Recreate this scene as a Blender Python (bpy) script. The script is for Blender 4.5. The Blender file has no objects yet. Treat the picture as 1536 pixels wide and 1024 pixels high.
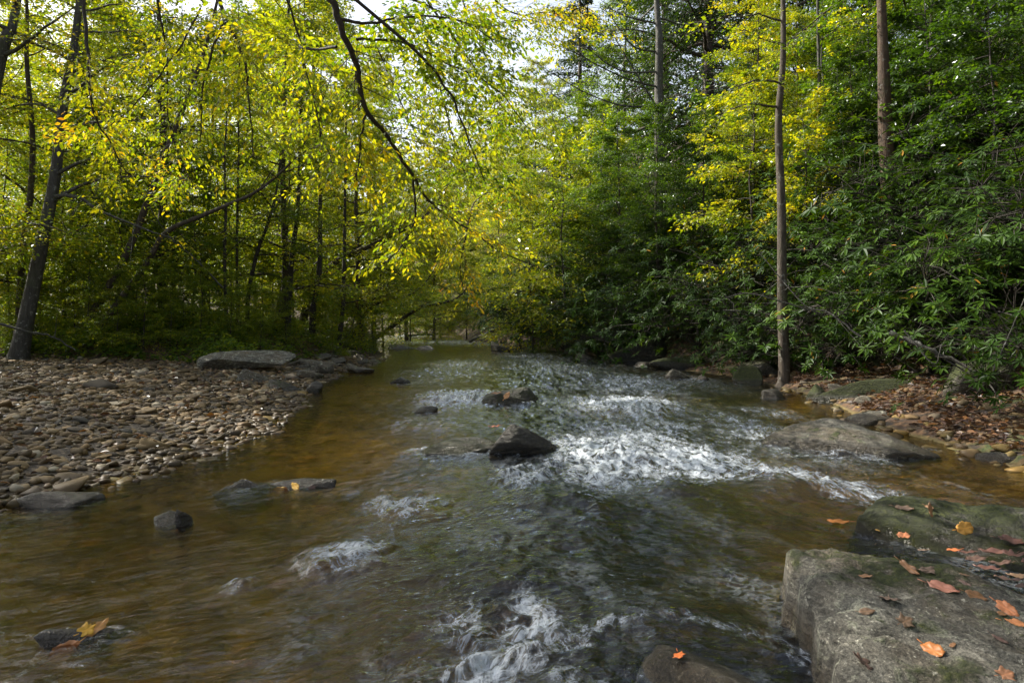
import bpy, bmesh, math, random
import numpy as np
from mathutils import Vector, Matrix

random.seed(7)
RNG = np.random.default_rng(11)
scene = bpy.context.scene
COL = scene.collection
R = math.radians

# ------------------------------------------------------------------ camera model
F = 1000.0            # focal length in photo pixels (1536 wide)
HZ = 485.0            # horizon row of the photo
CAM_Z = 1.2


def pix(px, py, Y):
    """world point seen at photo pixel (px, py) at depth Y"""
    return np.array([(px - 768.0) / F * Y, Y, CAM_Z - (py - HZ) / F * Y])


def gpix(px, py, z=0.0):
    """world point on the level z seen at photo pixel (px, py)"""
    return pix(px, py, (CAM_Z - z) * F / (py - HZ))


# ------------------------------------------------------------------ noise
def _hash(ix, iy, iz, seed):
    h = (ix.astype(np.int64) * 374761393 + iy.astype(np.int64) * 668265263 + iz.astype(np.int64) * 2147483647 + seed * 974634721) & 0xFFFFFFFF
    h = ((h ^ (h >> 13)) * 1274126177) & 0xFFFFFFFF
    h = ((h ^ (h >> 16)) * 2246822519) & 0xFFFFFFFF
    h = h ^ (h >> 15)
    return (h & 0xFFFFFF) / float(0xFFFFFF)


def noise2(x, y, seed=0):
    x = np.asarray(x, float); y = np.asarray(y, float)
    ix = np.floor(x); iy = np.floor(y)
    fx = x - ix; fy = y - iy
    u = fx * fx * fx * (fx * (fx * 6 - 15) + 10); v = fy * fy * fy * (fy * (fy * 6 - 15) + 10)
    z = np.zeros_like(ix)

    def g(a, b, dx, dy):
        ang = _hash(a, b, z, seed) * (2 * math.pi)
        return np.cos(ang) * dx + np.sin(ang) * dy
    n00 = g(ix, iy, fx, fy); n10 = g(ix + 1, iy, fx - 1, fy)
    n01 = g(ix, iy + 1, fx, fy - 1); n11 = g(ix + 1, iy + 1, fx - 1, fy - 1)
    return 1.41 * ((n00 * (1 - u) + n10 * u) * (1 - v) + (n01 * (1 - u) + n11 * u) * v)


def fbm2(x, y, oct=4, seed=0, gain=0.5, lac=2.03):
    s = 0; a = 1; t = 0
    for k in range(oct):
        s = s + a * noise2(x, y, seed + k * 17); t += a
        x = np.asarray(x) * lac + 3.7; y = np.asarray(y) * lac - 1.3; a *= gain
    return s / t


def vnoise3(p, seed=0):
    i = np.floor(p); f = p - i
    w = f * f * (3 - 2 * f)
    out = 0
    for a in (0, 1):
        for b in (0, 1):
            for c in (0, 1):
                h = _hash(i[:, 0] + a, i[:, 1] + b, i[:, 2] + c, seed)
                out = out + h * (w[:, 0] if a else 1 - w[:, 0]) * (w[:, 1] if b else 1 - w[:, 1]) * (w[:, 2] if c else 1 - w[:, 2])
    return out * 2 - 1


def fbm3(p, oct=4, seed=0, gain=0.5):
    s = 0; a = 1; t = 0
    for k in range(oct):
        s = s + a * vnoise3(p, seed + k * 31); t += a
        p = p * 2.07 + 5.3; a *= gain
    return s / t


def sstep(a, b, x):
    t = np.clip((np.asarray(x, float) - a) / (b - a), 0, 1)
    return t * t * (3 - 2 * t)


# ------------------------------------------------------------------ mesh helpers
def mesh_np(name, verts, faces, mat, attrs=None, smooth=True, vec_attrs=None):
    """faces: list of int arrays (n,3) / (n,4)"""
    me = bpy.data.meshes.new(name)
    verts = np.asarray(verts, np.float32).reshape(-1, 3)
    me.vertices.add(len(verts)); me.vertices.foreach_set("co", verts.ravel())
    if isinstance(faces, np.ndarray):
        faces = [faces]
    faces = [np.asarray(f, np.int32) for f in faces if len(f)]
    idx = np.concatenate([f.ravel() for f in faces])
    tot = np.concatenate([np.full(len(f), f.shape[1], np.int32) for f in faces])
    start = np.concatenate([[0], np.cumsum(tot)[:-1]]).astype(np.int32)
    me.loops.add(len(idx)); me.loops.foreach_set("vertex_index", idx)
    me.polygons.add(len(tot)); me.polygons.foreach_set("loop_start", start)
    me.polygons.foreach_set("use_smooth", np.full(len(tot), bool(smooth)))
    me.update(calc_edges=True)
    for k, v in (attrs or {}).items():
        a = me.attributes.new(k, 'FLOAT', 'POINT'); a.data.foreach_set("value", np.asarray(v, np.float32).ravel())
    for k, v in (vec_attrs or {}).items():
        a = me.attributes.new(k, 'FLOAT_VECTOR', 'POINT'); a.data.foreach_set("vector", np.asarray(v, np.float32).ravel())
    if mat is not None:
        me.materials.append(mat)
    return me


def link(name, me, parent=None, loc=(0, 0, 0), rot=(0, 0, 0), sc=None):
    o = bpy.data.objects.new(name, me)
    o.color = (0.5, 0.5, 0.0, 1)
    COL.objects.link(o)
    o.location = loc; o.rotation_euler = rot
    if sc is not None:
        o.scale = sc if hasattr(sc, '__len__') else (sc, sc, sc)
    if parent is not None:
        o.parent = parent
    return o


def thing(name, label, cat, loc=(0, 0, 0), group=None, rotz=0, sc=None):
    o = link(name, None, None, tuple(loc), (0, 0, rotz), sc)
    o.empty_display_size = 0.2
    return tag(o, label, cat, group)


def tag(o, label, cat, group=None):
    o['label'] = label; o['category'] = cat
    if group:
        o['group'] = group
    return o


def kind(o, k):
    o['kind'] = k
    return o


class Geo:
    """collects tubes as one mesh"""
    def __init__(s):
        s.v = []; s.f = []; s.n = 0; s.a = []

    def tube(s, pts, rad, sides=6, tone=0.0, cap=True):
        pts = np.asarray(pts, float); rad = np.asarray(rad, float)
        n = len(pts)
        d = np.gradient(pts, axis=0); d /= np.linalg.norm(d, axis=1)[:, None] + 1e-9
        ref = np.array([0.0, 0, 1]) if abs(d[:, 2].mean()) < 0.8 else np.array([1.0, 0.2, 0])
        a = np.cross(d, ref); a /= np.linalg.norm(a, axis=1)[:, None] + 1e-9
        b = np.cross(d, a)
        th = np.arange(sides) * 2 * math.pi / sides
        ring = pts[:, None, :] + rad[:, None, None] * (np.cos(th)[None, :, None] * a[:, None, :] + np.sin(th)[None, :, None] * b[:, None, :])
        s.v.append(ring.reshape(-1, 3))
        i = np.arange(n - 1)[:, None] * sides + np.arange(sides)[None, :]
        j = np.arange(n - 1)[:, None] * sides + (np.arange(sides)[None, :] + 1) % sides
        q = np.stack([i, j, j + sides, i + sides], -1).reshape(-1, 4) + s.n
        s.f.append(q); s.n += n * sides
        s.a.append(np.full(n * sides, tone))

    def mesh(s, name, mat, off=(0, 0, 0), extra=None):
        v = np.concatenate(s.v) - np.asarray(off)
        return mesh_np(name, v, np.concatenate(s.f), mat, {'tone': np.concatenate(s.a)})


def smooth_path(pts, n):
    """Catmull-Rom resample"""
    pts = np.asarray(pts, float)
    if len(pts) == 2:
        t = np.linspace(0, 1, n)[:, None]
        return pts[0] * (1 - t) + pts[1] * t
    P = np.vstack([2 * pts[0] - pts[1], pts, 2 * pts[-1] - pts[-2]])
    m = len(pts) - 1
    out = []
    for u in np.linspace(0, m - 1e-6, n):
        k = int(u); t = u - k
        p0, p1, p2, p3 = P[k], P[k + 1], P[k + 2], P[k + 3]
        out.append(0.5 * (2 * p1 + (p2 - p0) * t + (2 * p0 - 5 * p1 + 4 * p2 - p3) * t * t + (3 * p1 - p0 - 3 * p2 + p3) * t ** 3))
    return np.array(out)


def leaf_mesh_arrays(P, D, N, L, W, fold=0.25, six=False, droop=0.0):
    """P base points, D along, N normal (unit-ish), L, W arrays -> verts, faces"""
    n = len(P)
    D = D / (np.linalg.norm(D, axis=1)[:, None] + 1e-9)
    S = np.cross(D, N); S /= np.linalg.norm(S, axis=1)[:, None] + 1e-9
    U = np.cross(S, D)
    L = np.asarray(L)[:, None]; W = np.asarray(W)[:, None]
    if not six:
        m = P + D * L * 0.45
        l = m - S * W * 0.5 + U * W * fold * 0.5
        r = m + S * W * 0.5 + U * W * fold * 0.5
        t = P + D * L - U * L * droop
        V = np.stack([P, l, t, r], 1).reshape(-1, 3)
        b = np.arange(n)[:, None] * 4
        Fc = np.concatenate([b + np.array([[0, 2, 1]]), b + np.array([[0, 3, 2]])])
        return V, Fc.astype(np.int32), 4
    a = P + D * L * 0.30 - U * L * droop * 0.1; c = P + D * L * 0.68 - U * L * droop * 0.5
    l1 = a - S * W * 0.46 + U * W * fold * 0.5; r1 = a + S * W * 0.46 + U * W * fold * 0.5
    l2 = c - S * W * 0.40 + U * W * fold * 0.5; r2 = c + S * W * 0.40 + U * W * fold * 0.5
    t = P + D * L - U * L * droop
    V = np.stack([P, l1, l2, t, r2, r1], 1).reshape(-1, 3)
    b = np.arange(n)[:, None] * 6
    Fc = np.concatenate([b + np.array([[0, 3, 2, 1]]), b + np.array([[0, 5, 4, 3]])])
    return V, Fc.astype(np.int32), 6


# ------------------------------------------------------------------ node helper
def new_mat(name):
    m = bpy.data.materials.new(name); m.use_nodes = True
    nt = m.node_tree
    for n in list(nt.nodes):
        nt.nodes.remove(n)
    return m, NB(nt)


class NB:
    def __init__(s, nt):
        s.nt = nt

    def n(s, typ, ins=None, **props):
        nd = s.nt.nodes.new(typ)
        for k, v in props.items():
            setattr(nd, k, v)
        for k, v in (ins or {}).items():
            sock = nd.inputs[k]
            if hasattr(v, 'is_output') or isinstance(v, bpy.types.NodeSocket):
                s.nt.links.new(v, sock)
            else:
                sock.default_value = v
        return nd

    def link(s, a, b):
        s.nt.links.new(a, b)

    def attr(s, name):
        return s.n('ShaderNodeAttribute', attribute_name=name)

    def math(s, op, a, b=None, c=None, clamp=False):
        ins = {0: a}
        if b is not None: ins[1] = b
        if c is not None: ins[2] = c
        return s.n('ShaderNodeMath', ins, operation=op, use_clamp=clamp).outputs[0]

    def maprange(s, v, a, b, c=0.0, d=1.0, smooth=True):
        nd = s.n('ShaderNodeMapRange', {'Value': v, 'From Min': a, 'From Max': b, 'To Min': c, 'To Max': d})
        if smooth: nd.interpolation_type = 'SMOOTHSTEP'
        return nd.outputs[0]

    def mix(s, f, a, b, blend='MIX'):
        nd = s.n('ShaderNodeMix', data_type='RGBA', blend_type=blend)
        for sock, v in ((nd.inputs[0], f), (nd.inputs[6], a), (nd.inputs[7], b)):
            if isinstance(v, bpy.types.NodeSocket): s.nt.links.new(v, sock)
            else: sock.default_value = v if not hasattr(v, '__len__') or len(v) == 4 else (*v, 1)
        return nd.outputs[2]

    def ramp(s, f, stops, interp='LINEAR'):
        nd = s.n('ShaderNodeValToRGB')
        cr = nd.color_ramp; cr.interpolation = interp
        while len(cr.elements) < len(stops): cr.elements.new(0.5)
        for e, (p, c) in zip(cr.elements, stops):
            e.position = p; e.color = (*c, 1) if len(c) == 3 else c
        s.nt.links.new(f, nd.inputs[0])
        return nd.outputs[0]

    def noise(s, vec, scale, detail=4, rough=0.55, dist=0.0):
        return s.n('ShaderNodeTexNoise', {'Vector': vec, 'Scale': scale, 'Detail': detail, 'Roughness': rough, 'Distortion': dist}).outputs[0]

    def mapping(s, vec, sc=(1, 1, 1), rot=(0, 0, 0), loc=(0, 0, 0)):
        return s.n('ShaderNodeMapping', {'Vector': vec, 'Scale': sc, 'Rotation': rot, 'Location': loc}).outputs[0]

    def bump(s, h, strength=0.5, dist=0.02):
        return s.n('ShaderNodeBump', {'Height': h, 'Strength': strength, 'Distance': dist}).outputs[0]

    def out(s, sh):
        o = s.n('ShaderNodeOutputMaterial'); s.nt.links.new(sh, o.inputs[0])


# ------------------------------------------------------------------ materials
LEAF_STOPS = [(0.0, (0.024, 0.058, 0.004)), (0.22, (0.058, 0.120, 0.006)), (0.42, (0.150, 0.220, 0.008)),
              (0.60, (0.330, 0.340, 0.010)), (0.76, (0.520, 0.400, 0.012)), (0.90, (0.520, 0.270, 0.012)), (1.0, (0.300, 0.110, 0.025))]


def leaf_material(name, stops, trans=0.5, gloss=0.06, rough=0.4, jitter=0.0):
    m, b = new_mat(name)
    tone = b.attr('tone').outputs['Fac']
    oc = b.n('ShaderNodeObjectInfo').outputs['Color']
    off = b.n('ShaderNodeSeparateColor', {0: oc}).outputs[0]
    t = b.math('ADD', tone, b.math('SUBTRACT', off, 0.5), clamp=True)
    col = b.ramp(t, stops)
    tcol = b.mix(1.0, col, (1.55, 1.45, 0.5, 1), 'MULTIPLY')
    dif = b.n('ShaderNodeBsdfDiffuse', {'Color': col})
    tr = b.n('ShaderNodeBsdfTranslucent', {'Color': tcol})
    mx = b.n('ShaderNodeMixShader', {0: trans, 1: dif.outputs[0], 2: tr.outputs[0]})
    gl = b.n('ShaderNodeBsdfGlossy', {'Color': (0.9, 0.95, 1, 1), 'Roughness': rough})
    fr = b.n('ShaderNodeFresnel', {'IOR': 1.42})
    fac = b.math('MULTIPLY', fr.outputs[0], gloss / 0.04)
    mx2 = b.n('ShaderNodeMixShader', {0: b.math('MINIMUM', fac, 0.16), 1: mx.outputs[0], 2: gl.outputs[0]})
    b.out(mx2.outputs[0])
    return m


M_LEAF = leaf_material('broad_leaf', LEAF_STOPS, 0.62, 0.012, 0.45)
RH = [(0.0, (0.008, 0.021, 0.002)), (0.4, (0.023, 0.053, 0.003)), (0.75, (0.052, 0.105, 0.005)), (0.93, (0.09, 0.15, 0.008)), (1.0, (0.36, 0.19, 0.03))]
M_RHODO = leaf_material('rhododendron_leaf', RH, 0.25, 0.009, 0.4)
HM = [(0.0, (0.012, 0.028, 0.006)), (0.5, (0.025, 0.055, 0.008)), (1.0, (0.06, 0.10, 0.012))]
M_NEEDLE = leaf_material('hemlock_needles', HM, 0.3, 0.02, 0.4)
LIT = [(0.0, (0.022, 0.012, 0.008)), (0.35, (0.065, 0.030, 0.016)), (0.6, (0.12, 0.056, 0.024)), (0.8, (0.22, 0.10, 0.03)), (0.92, (0.26, 0.16, 0.08)), (1.0, (0.36, 0.22, 0.04))]
M_LITTER = leaf_material('dead_leaf', LIT, 0.2, 0.03, 0.4)


def bark_material(name, c0, c1, c2, lichen=0.4, moss=0.2):
    m, b = new_mat(name)
    co = b.n('ShaderNodeTexCoord').outputs['Object']
    v = b.mapping(co, (1, 1, 0.16))
    n1 = b.noise(v, 22, 6, 0.65)
    n2 = b.noise(co, 3.1, 4, 0.6)
    n3 = b.noise(co, 9.0, 5, 0.7)
    col = b.ramp(n1, [(0.25, c0), (0.55, c1), (0.8, c2)])
    li = b.maprange(n3, 0.56, 0.66)
    col = b.mix(b.math('MULTIPLY', li, lichen), col, (0.30, 0.31, 0.28))
    ms = b.maprange(n2, 0.52, 0.66)
    col = b.mix(b.math('MULTIPLY', ms, moss), col, (0.045, 0.065, 0.012))
    p = b.n('ShaderNodeBsdfPrincipled', {'Base Color': col, 'Roughness': 0.85, 'Normal': b.bump(n1, 0.7, 0.03)})
    b.out(p.outputs[0])
    return m


M_BARK = bark_material('brown_bark', (0.018, 0.013, 0.009), (0.06, 0.045, 0.032), (0.12, 0.10, 0.075))
M_BARK_GREY = bark_material('grey_bark', (0.022, 0.020, 0.017), (0.060, 0.056, 0.048), (0.12, 0.115, 0.10), 0.55, 0.3)
M_BARK_RED = bark_material('red_brown_bark', (0.018, 0.010, 0.005), (0.055, 0.030, 0.015), (0.10, 0.062, 0.036), 0.35, 0.3)
M_TWIG = bark_material('twig_bark', (0.012, 0.009, 0.007), (0.035, 0.028, 0.022), (0.07, 0.06, 0.05), 0.15, 0.1)
M_DEAD = bark_material('dead_wood', (0.06, 0.048, 0.036), (0.16, 0.135, 0.105), (0.28, 0.25, 0.21), 0.3, 0.2)


def rock_material():
    """object colour: r = moss, g = brightness, b = wetness"""
    m, b = new_mat('stream_rock')
    tc = b.n('ShaderNodeTexCoord'); co = tc.outputs['Object']
    geo = b.n('ShaderNodeNewGeometry')
    oc = b.n('ShaderNodeSeparateColor', {0: b.n('ShaderNodeObjectInfo').outputs['Color']})
    moss, bright, wet = oc.outputs[0], oc.outputs[1], oc.outputs[2]
    wp = geo.outputs['Position']
    zz = b.n('ShaderNodeSeparateXYZ', {0: wp}).outputs[2]
    nz = b.n('ShaderNodeSeparateXYZ', {0: geo.outputs['Normal']}).outputs[2]
    big = b.noise(co, 2.3, 5, 0.6)
    st = b.noise(b.mapping(co, (7, 2.2, 30), (0.1, 0.12, 0.5)), 1.4, 6, 0.68)
    fine = b.noise(co, 38, 6, 0.75)
    mid = b.noise(co, 11, 5, 0.65, 0.6)
    c = b.ramp(st, [(0.30, (0.022, 0.020, 0.015)), (0.46, (0.062, 0.058, 0.046)), (0.60, (0.12, 0.113, 0.092)), (0.74, (0.25, 0.235, 0.19))])
    c = b.mix(b.maprange(big, 0.42, 0.62), c, b.mix(0.5, c, (0.10, 0.075, 0.045)))
    c = b.mix(b.maprange(mid, 0.55, 0.64, 0, 0.75), c, (0.25, 0.25, 0.19))          # lichen
    c = b.mix(b.maprange(fine, 0.57, 0.68, 0, 0.8), c, (0.34, 0.33, 0.27))
    c = b.mix(b.maprange(fine, 0.40, 0.30, 0, 0.7), c, (0.025, 0.024, 0.022))
    grain = b.noise(co, 105, 3, 0.8)
    gk = b.maprange(grain, 0.36, 0.66, 0.45, 1.65, False)
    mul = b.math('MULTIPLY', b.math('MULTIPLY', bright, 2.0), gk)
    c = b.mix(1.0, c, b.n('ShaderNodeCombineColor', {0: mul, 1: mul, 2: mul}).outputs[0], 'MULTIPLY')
    mn = b.math('ADD', b.math('MULTIPLY', big, 0.55), b.math('MULTIPLY', mid, 0.45))
    mthr = b.math('SUBTRACT', 0.80, b.math('MULTIPLY', moss, 0.62))
    mf = b.math('MULTIPLY', b.maprange(b.math('SUBTRACT', mn, mthr), 0.0, 0.10), b.maprange(nz, 0.0, 0.55))
    mcol = b.ramp(fine, [(0.3, (0.010, 0.013, 0.003)), (0.52, (0.032, 0.042, 0.006)), (0.75, (0.10, 0.11, 0.012))])
    c = b.mix(mf, c, mcol)
    wz = b.math('ADD', zz, b.math('MULTIPLY', b.math('SUBTRACT', big, 0.5), 0.12))
    w = b.math('MAXIMUM', b.maprange(wz, 0.16, 0.07), wet)  # wet band by the water, set higher to paint shaded rock sides dark too
    c = b.mix(w, c, b.mix(1.0, c, (0.42, 0.38, 0.33, 1), 'MULTIPLY'))
    rough = b.maprange(w, 0, 1, 0.85, 0.22, False)
    h = b.math('ADD', b.math('MULTIPLY', fine, 0.45), b.math('MULTIPLY', st, 0.9))
    h = b.math('ADD', h, b.math('MULTIPLY', grain, 0.25))
    h = b.math('ADD', h, b.math('MULTIPLY', mf, b.math('MULTIPLY', fine, 0.8)))
    p = b.n('ShaderNodeBsdfPrincipled', {'Base Color': c, 'Roughness': rough, 'Normal': b.bump(h, 1.0, 0.03)})
    b.out(p.outputs[0])
    return m


M_ROCK = rock_material()


def pebble_material(name, under):
    m, b = new_mat(name)
    co = b.n('ShaderNodeTexCoord').outputs['Object']
    tone = b.attr('tone').outputs['Fac']
    rnd = b.n('ShaderNodeObjectInfo').outputs['Random']
    t = b.math('FRACT', b.math('ADD', tone, rnd))
    if under:
        stops = [(0.0, (0.06, 0.042, 0.016)), (0.3, (0.20, 0.14, 0.045)), (0.55, (0.09, 0.075, 0.035)), (0.8, (0.30, 0.185, 0.055)), (1.0, (0.05, 0.042, 0.03))]
    else:
        stops = [(0.0, (0.055, 0.040, 0.022)), (0.15, (0.150, 0.105, 0.050)), (0.3, (0.075, 0.062, 0.044)), (0.45, (0.190, 0.135, 0.066)), (0.58, (0.085, 0.060, 0.034)),
                 (0.7, (0.065, 0.060, 0.050)), (0.82, (0.170, 0.110, 0.050)), (0.9, (0.22, 0.165, 0.095)), (0.96, (0.30, 0.27, 0.20)), (1.0, (0.12, 0.062, 0.028))]
    c = b.ramp(t, stops)
    n1 = b.noise(co, 16, 6, 0.65); n2 = b.noise(co, 70, 4, 0.7)
    k = b.math('ADD', 0.55, b.math('MULTIPLY', n1, 0.95))
    c = b.mix(1.0, c, b.n('ShaderNodeCombineColor', {0: k, 1: k, 2: k}).outputs[0], 'MULTIPLY')
    c = b.mix(b.maprange(n2, 0.62, 0.74, 0, 0.5), c, (0.26, 0.24, 0.2))
    zz = b.n('ShaderNodeSeparateXYZ', {0: b.n('ShaderNodeNewGeometry').outputs['Position']}).outputs[2]
    w = b.maprange(zz, 0.09, 0.03)
    c = b.mix(w, c, b.mix(1.0, c, (0.5, 0.45, 0.38, 1) if not under else (0.9, 0.9, 0.9, 1), 'MULTIPLY'))
    p = b.n('ShaderNodeBsdfPrincipled', {'Base Color': c, 'Roughness': b.maprange(w, 0, 1, 0.8, 0.42, False), 'Specular IOR Level': 0.25, 'Normal': b.bump(n2, 0.4, 0.006)})
    b.out(p.outputs[0])
    return m


M_PEBBLE = pebble_material('river_stone', False)
M_BEDSTONE = pebble_material('bed_stone', True)


def ground_material():
    m, b = new_mat('forest_ground')
    geo = b.n('ShaderNodeNewGeometry'); P = geo.outputs['Position']
    xyz = b.n('ShaderNodeSeparateXYZ', {0: P})
    z = xyz.outputs[2]
    nz = b.n('ShaderNodeSeparateXYZ', {0: geo.outputs['Normal']}).outputs[2]
    n1 = b.noise(P, 0.9, 5, 0.6); n2 = b.noise(P, 7, 6, 0.65); n3 = b.noise(P, 38, 4, 0.6)
    vo = b.n('ShaderNodeTexVoronoi', {'Vector': P, 'Scale': 15.0, 'Randomness': 1.0})
    vr = b.n('ShaderNodeSeparateColor', {0: vo.outputs['Color']}).outputs[0]
    litter = b.ramp(vr, [(0.0, (0.030, 0.018, 0.011)), (0.4, (0.075, 0.040, 0.020)), (0.75, (0.13, 0.070, 0.030)), (1.0, (0.19, 0.11, 0.055))])
    soil = b.ramp(n2, [(0.3, (0.016, 0.011, 0.007)), (0.7, (0.055, 0.038, 0.024))])
    c = b.mix(b.maprange(n2, 0.40, 0.55), soil, litter)
    moss = b.ramp(n3, [(0.3, (0.015, 0.024, 0.006)), (0.7, (0.065, 0.085, 0.014))])
    c = b.mix(b.math('MULTIPLY', b.maprange(n1, 0.50, 0.62), b.maprange(n2, 0.42, 0.55)), c, moss)
    side = b.attr('bar').outputs['Fac']
    vg = b.n('ShaderNodeTexVoronoi', {'Vector': P, 'Scale': 26.0})
    vgr = b.n('ShaderNodeSeparateColor', {0: vg.outputs['Color']}).outputs[0]
    grav = b.ramp(vgr, [(0.0, (0.05, 0.038, 0.026)), (0.5, (0.11, 0.082, 0.052)), (1.0, (0.17, 0.13, 0.085))])
    grav = b.mix(b.maprange(vg.outputs['Distance'], 0.25, 0.6), grav, (0.03, 0.022, 0.014))
    c = b.mix(side, c, grav)
    vb = b.n('ShaderNodeTexVoronoi', {'Vector': b.mapping(P, (1, 1, 0.2)), 'Scale': 9.0})
    vbr = b.n('ShaderNodeSeparateColor', {0: vb.outputs['Color']}).outputs[0]
    bed = b.ramp(vbr, [(0.0, (0.055, 0.040, 0.014)), (0.35, (0.18, 0.135, 0.042)), (0.65, (0.09, 0.075, 0.028)), (1.0, (0.30, 0.21, 0.07))])
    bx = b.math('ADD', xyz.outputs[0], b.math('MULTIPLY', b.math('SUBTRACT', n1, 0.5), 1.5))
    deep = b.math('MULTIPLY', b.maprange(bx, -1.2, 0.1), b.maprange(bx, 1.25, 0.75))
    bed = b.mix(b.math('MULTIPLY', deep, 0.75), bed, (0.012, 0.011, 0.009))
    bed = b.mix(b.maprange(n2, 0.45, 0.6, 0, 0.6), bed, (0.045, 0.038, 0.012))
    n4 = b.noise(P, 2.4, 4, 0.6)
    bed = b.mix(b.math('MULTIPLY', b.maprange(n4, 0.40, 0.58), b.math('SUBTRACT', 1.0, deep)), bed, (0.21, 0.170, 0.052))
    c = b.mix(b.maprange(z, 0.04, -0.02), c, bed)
    h = b.math('ADD', b.math('MULTIPLY', vr, 0.6), n3)
    p = b.n('ShaderNodeBsdfPrincipled', {'Base Color': c, 'Roughness': 0.85, 'Normal': b.bump(h, 0.6, 0.03)})
    b.out(p.outputs[0])
    return m


M_GROUND = ground_material()


def water_material():
    m, b = new_mat('stream_water')
    fl = b.attr('flow').outputs['Vector']
    foam_a = b.attr('foam').outputs['Fac']
    rough_a = b.attr('chop').outputs['Fac']
    nA = b.noise(b.mapping(fl, (10, 12.5, 1)), 1.0, 4, 0.6, 0.7)
    nB = b.noise(b.mapping(fl, (27, 34, 1), loc=(3.1, 1.7, 0)), 1.0, 3, 0.6, 0.5)
    nC = b.noise(b.mapping(fl, (5, 22, 1), loc=(1.1, 5.7, 0)), 1.0, 3, 0.55, 0.4)
    h = b.math('ADD', b.math('MULTIPLY', nA, 0.7), b.math('MULTIPLY', nB, 0.16))
    h = b.math('ADD', h, b.math('MULTIPLY', nC, 0.22))
    nrm = b.n('ShaderNodeBump', {'Height': h, 'Strength': 1.0, 'Distance': b.maprange(rough_a, 0, 1, 0.010, 0.032, False)}).outputs[0]
    fr = b.n('ShaderNodeFresnel', {'IOR': 1.33, 'Normal': nrm}).outputs[0]
    gl = b.n('ShaderNodeBsdfGlossy', {'Color': (0.86, 0.93, 1, 1), 'Roughness': 0.02, 'Normal': nrm})
    tint = b.mix(b.maprange(b.attr('deep').outputs['Fac'], 0, 1, 0, 1, False), (0.78, 0.64, 0.35, 1), (0.50, 0.49, 0.46, 1))
    rf = b.n('ShaderNodeBsdfRefraction', {'Color': tint, 'Roughness': 0.02, 'IOR': 1.25, 'Normal': nrm})
    tp = b.n('ShaderNodeBsdfTransparent', {'Color': tint})
    body = b.n('ShaderNodeMixShader', {0: 0.3, 1: rf.outputs[0], 2: tp.outputs[0]})
    wat = b.n('ShaderNodeMixShader', {0: b.math('MULTIPLY', fr, b.maprange(rough_a, 0.1, 0.8, 0.9, 1.4, False), clamp=True), 1: body.outputs[0], 2: gl.outputs[0]})
    # foam: broken lacy white water
    f1 = b.noise(b.mapping(fl, (10, 6.5, 1), loc=(9, 2, 0)), 1.0, 7, 0.68, 1.2)
    f2 = b.noise(b.mapping(fl, (48, 30, 1), loc=(2, 8, 0)), 1.0, 4, 0.65, 1.0)
    ridge = b.math('SUBTRACT', 1.0, b.math('MULTIPLY', b.math('ABSOLUTE', b.math('SUBTRACT', f1, 0.5)), 5.0), clamp=True)
    fm = b.math('ADD', b.math('MULTIPLY', ridge, 0.62), b.math('MULTIPLY', f2, 0.50))
    fm = b.math('SUBTRACT', b.math('ADD', fm, b.math('MULTIPLY', foam_a, 0.95)), 1.02)
    fac = b.math('MULTIPLY', b.maprange(fm, -0.05, 0.55), b.maprange(foam_a, 0.02, 0.25))
    k1 = b.noise(b.mapping(fl, (14, 12, 1), loc=(5, 3, 0)), 1.0, 5, 0.62, 1.4)
    k2 = b.noise(b.mapping(fl, (2.6, 1.5, 1), loc=(7, 1, 0)), 1.0, 4, 0.6, 0.5)
    line = b.math('SUBTRACT', 1.0, b.math('MULTIPLY', b.math('ABSOLUTE', b.math('SUBTRACT', k1, 0.5)), 14.0), clamp=True)
    line = b.math('MULTIPLY', b.math('MULTIPLY', line, f2), b.math('MULTIPLY', b.maprange(k2, 0.47, 0.66), b.maprange(rough_a, 0.35, 0.75)))
    fac = b.math('MAXIMUM', fac, b.math('MULTIPLY', line, 0.36))  # thin white flecks: foam lines that also paint glints on the ripples
    fd = b.n('ShaderNodeBsdfPrincipled', {'Base Color': (0.60, 0.66, 0.73, 1), 'Roughness': 0.4,
             'Normal': b.bump(b.math('ADD', f1, f2), 0.8, 0.03)})
    mx = b.n('ShaderNodeMixShader', {0: b.math('MULTIPLY', fac, 0.80), 1: wat.outputs[0], 2: fd.outputs[0]})
    b.out(mx.outputs[0])
    return m


M_WATER = water_material()

# ------------------------------------------------------------------ terrain
_yl = np.array([-40, 0, 2, 4.4, 5.2, 7.3, 9, 12.6, 16, 20, 26, 34, 46, 60, 90, 200.])
_xl = np.array([-6, -4.6, -4.1, -3.4, -3.1, -2.86, -3.2, -4.1, -4.3, -4.3, -5.0, -7.2, -9.5, -12, -26, -80.])
_yr = np.array([-40, 0, 3, 5.85, 7.7, 9.5, 11.4, 15, 19, 26.7, 34, 44, 60, 90, 200.])
_xr = np.array([5, 3.6, 3.9, 4.3, 4.3, 4.7, 5.0, 5.1, 3.8, 2.7, 0.9, -2.4, -5.3, -18, -70.])


def xL(y): return np.interp(y, _yl, _xl)
def xR(y): return np.interp(y, _yr, _xr)


def bank_b(x, y):
    dl = xL(y) - x
    wob = 0.5 * noise2(x * 0.35, y * 0.35, 5)
    dl = dl - np.interp(y, [13, 17, 20.5, 23], [1.6, 1.2, 0.7, 0.0])
    return np.maximum(np.minimum(dl, y - 14.6 - wob + 0.10 * np.clip(x + 9, -3, 3)), -12.5 - x)


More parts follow.
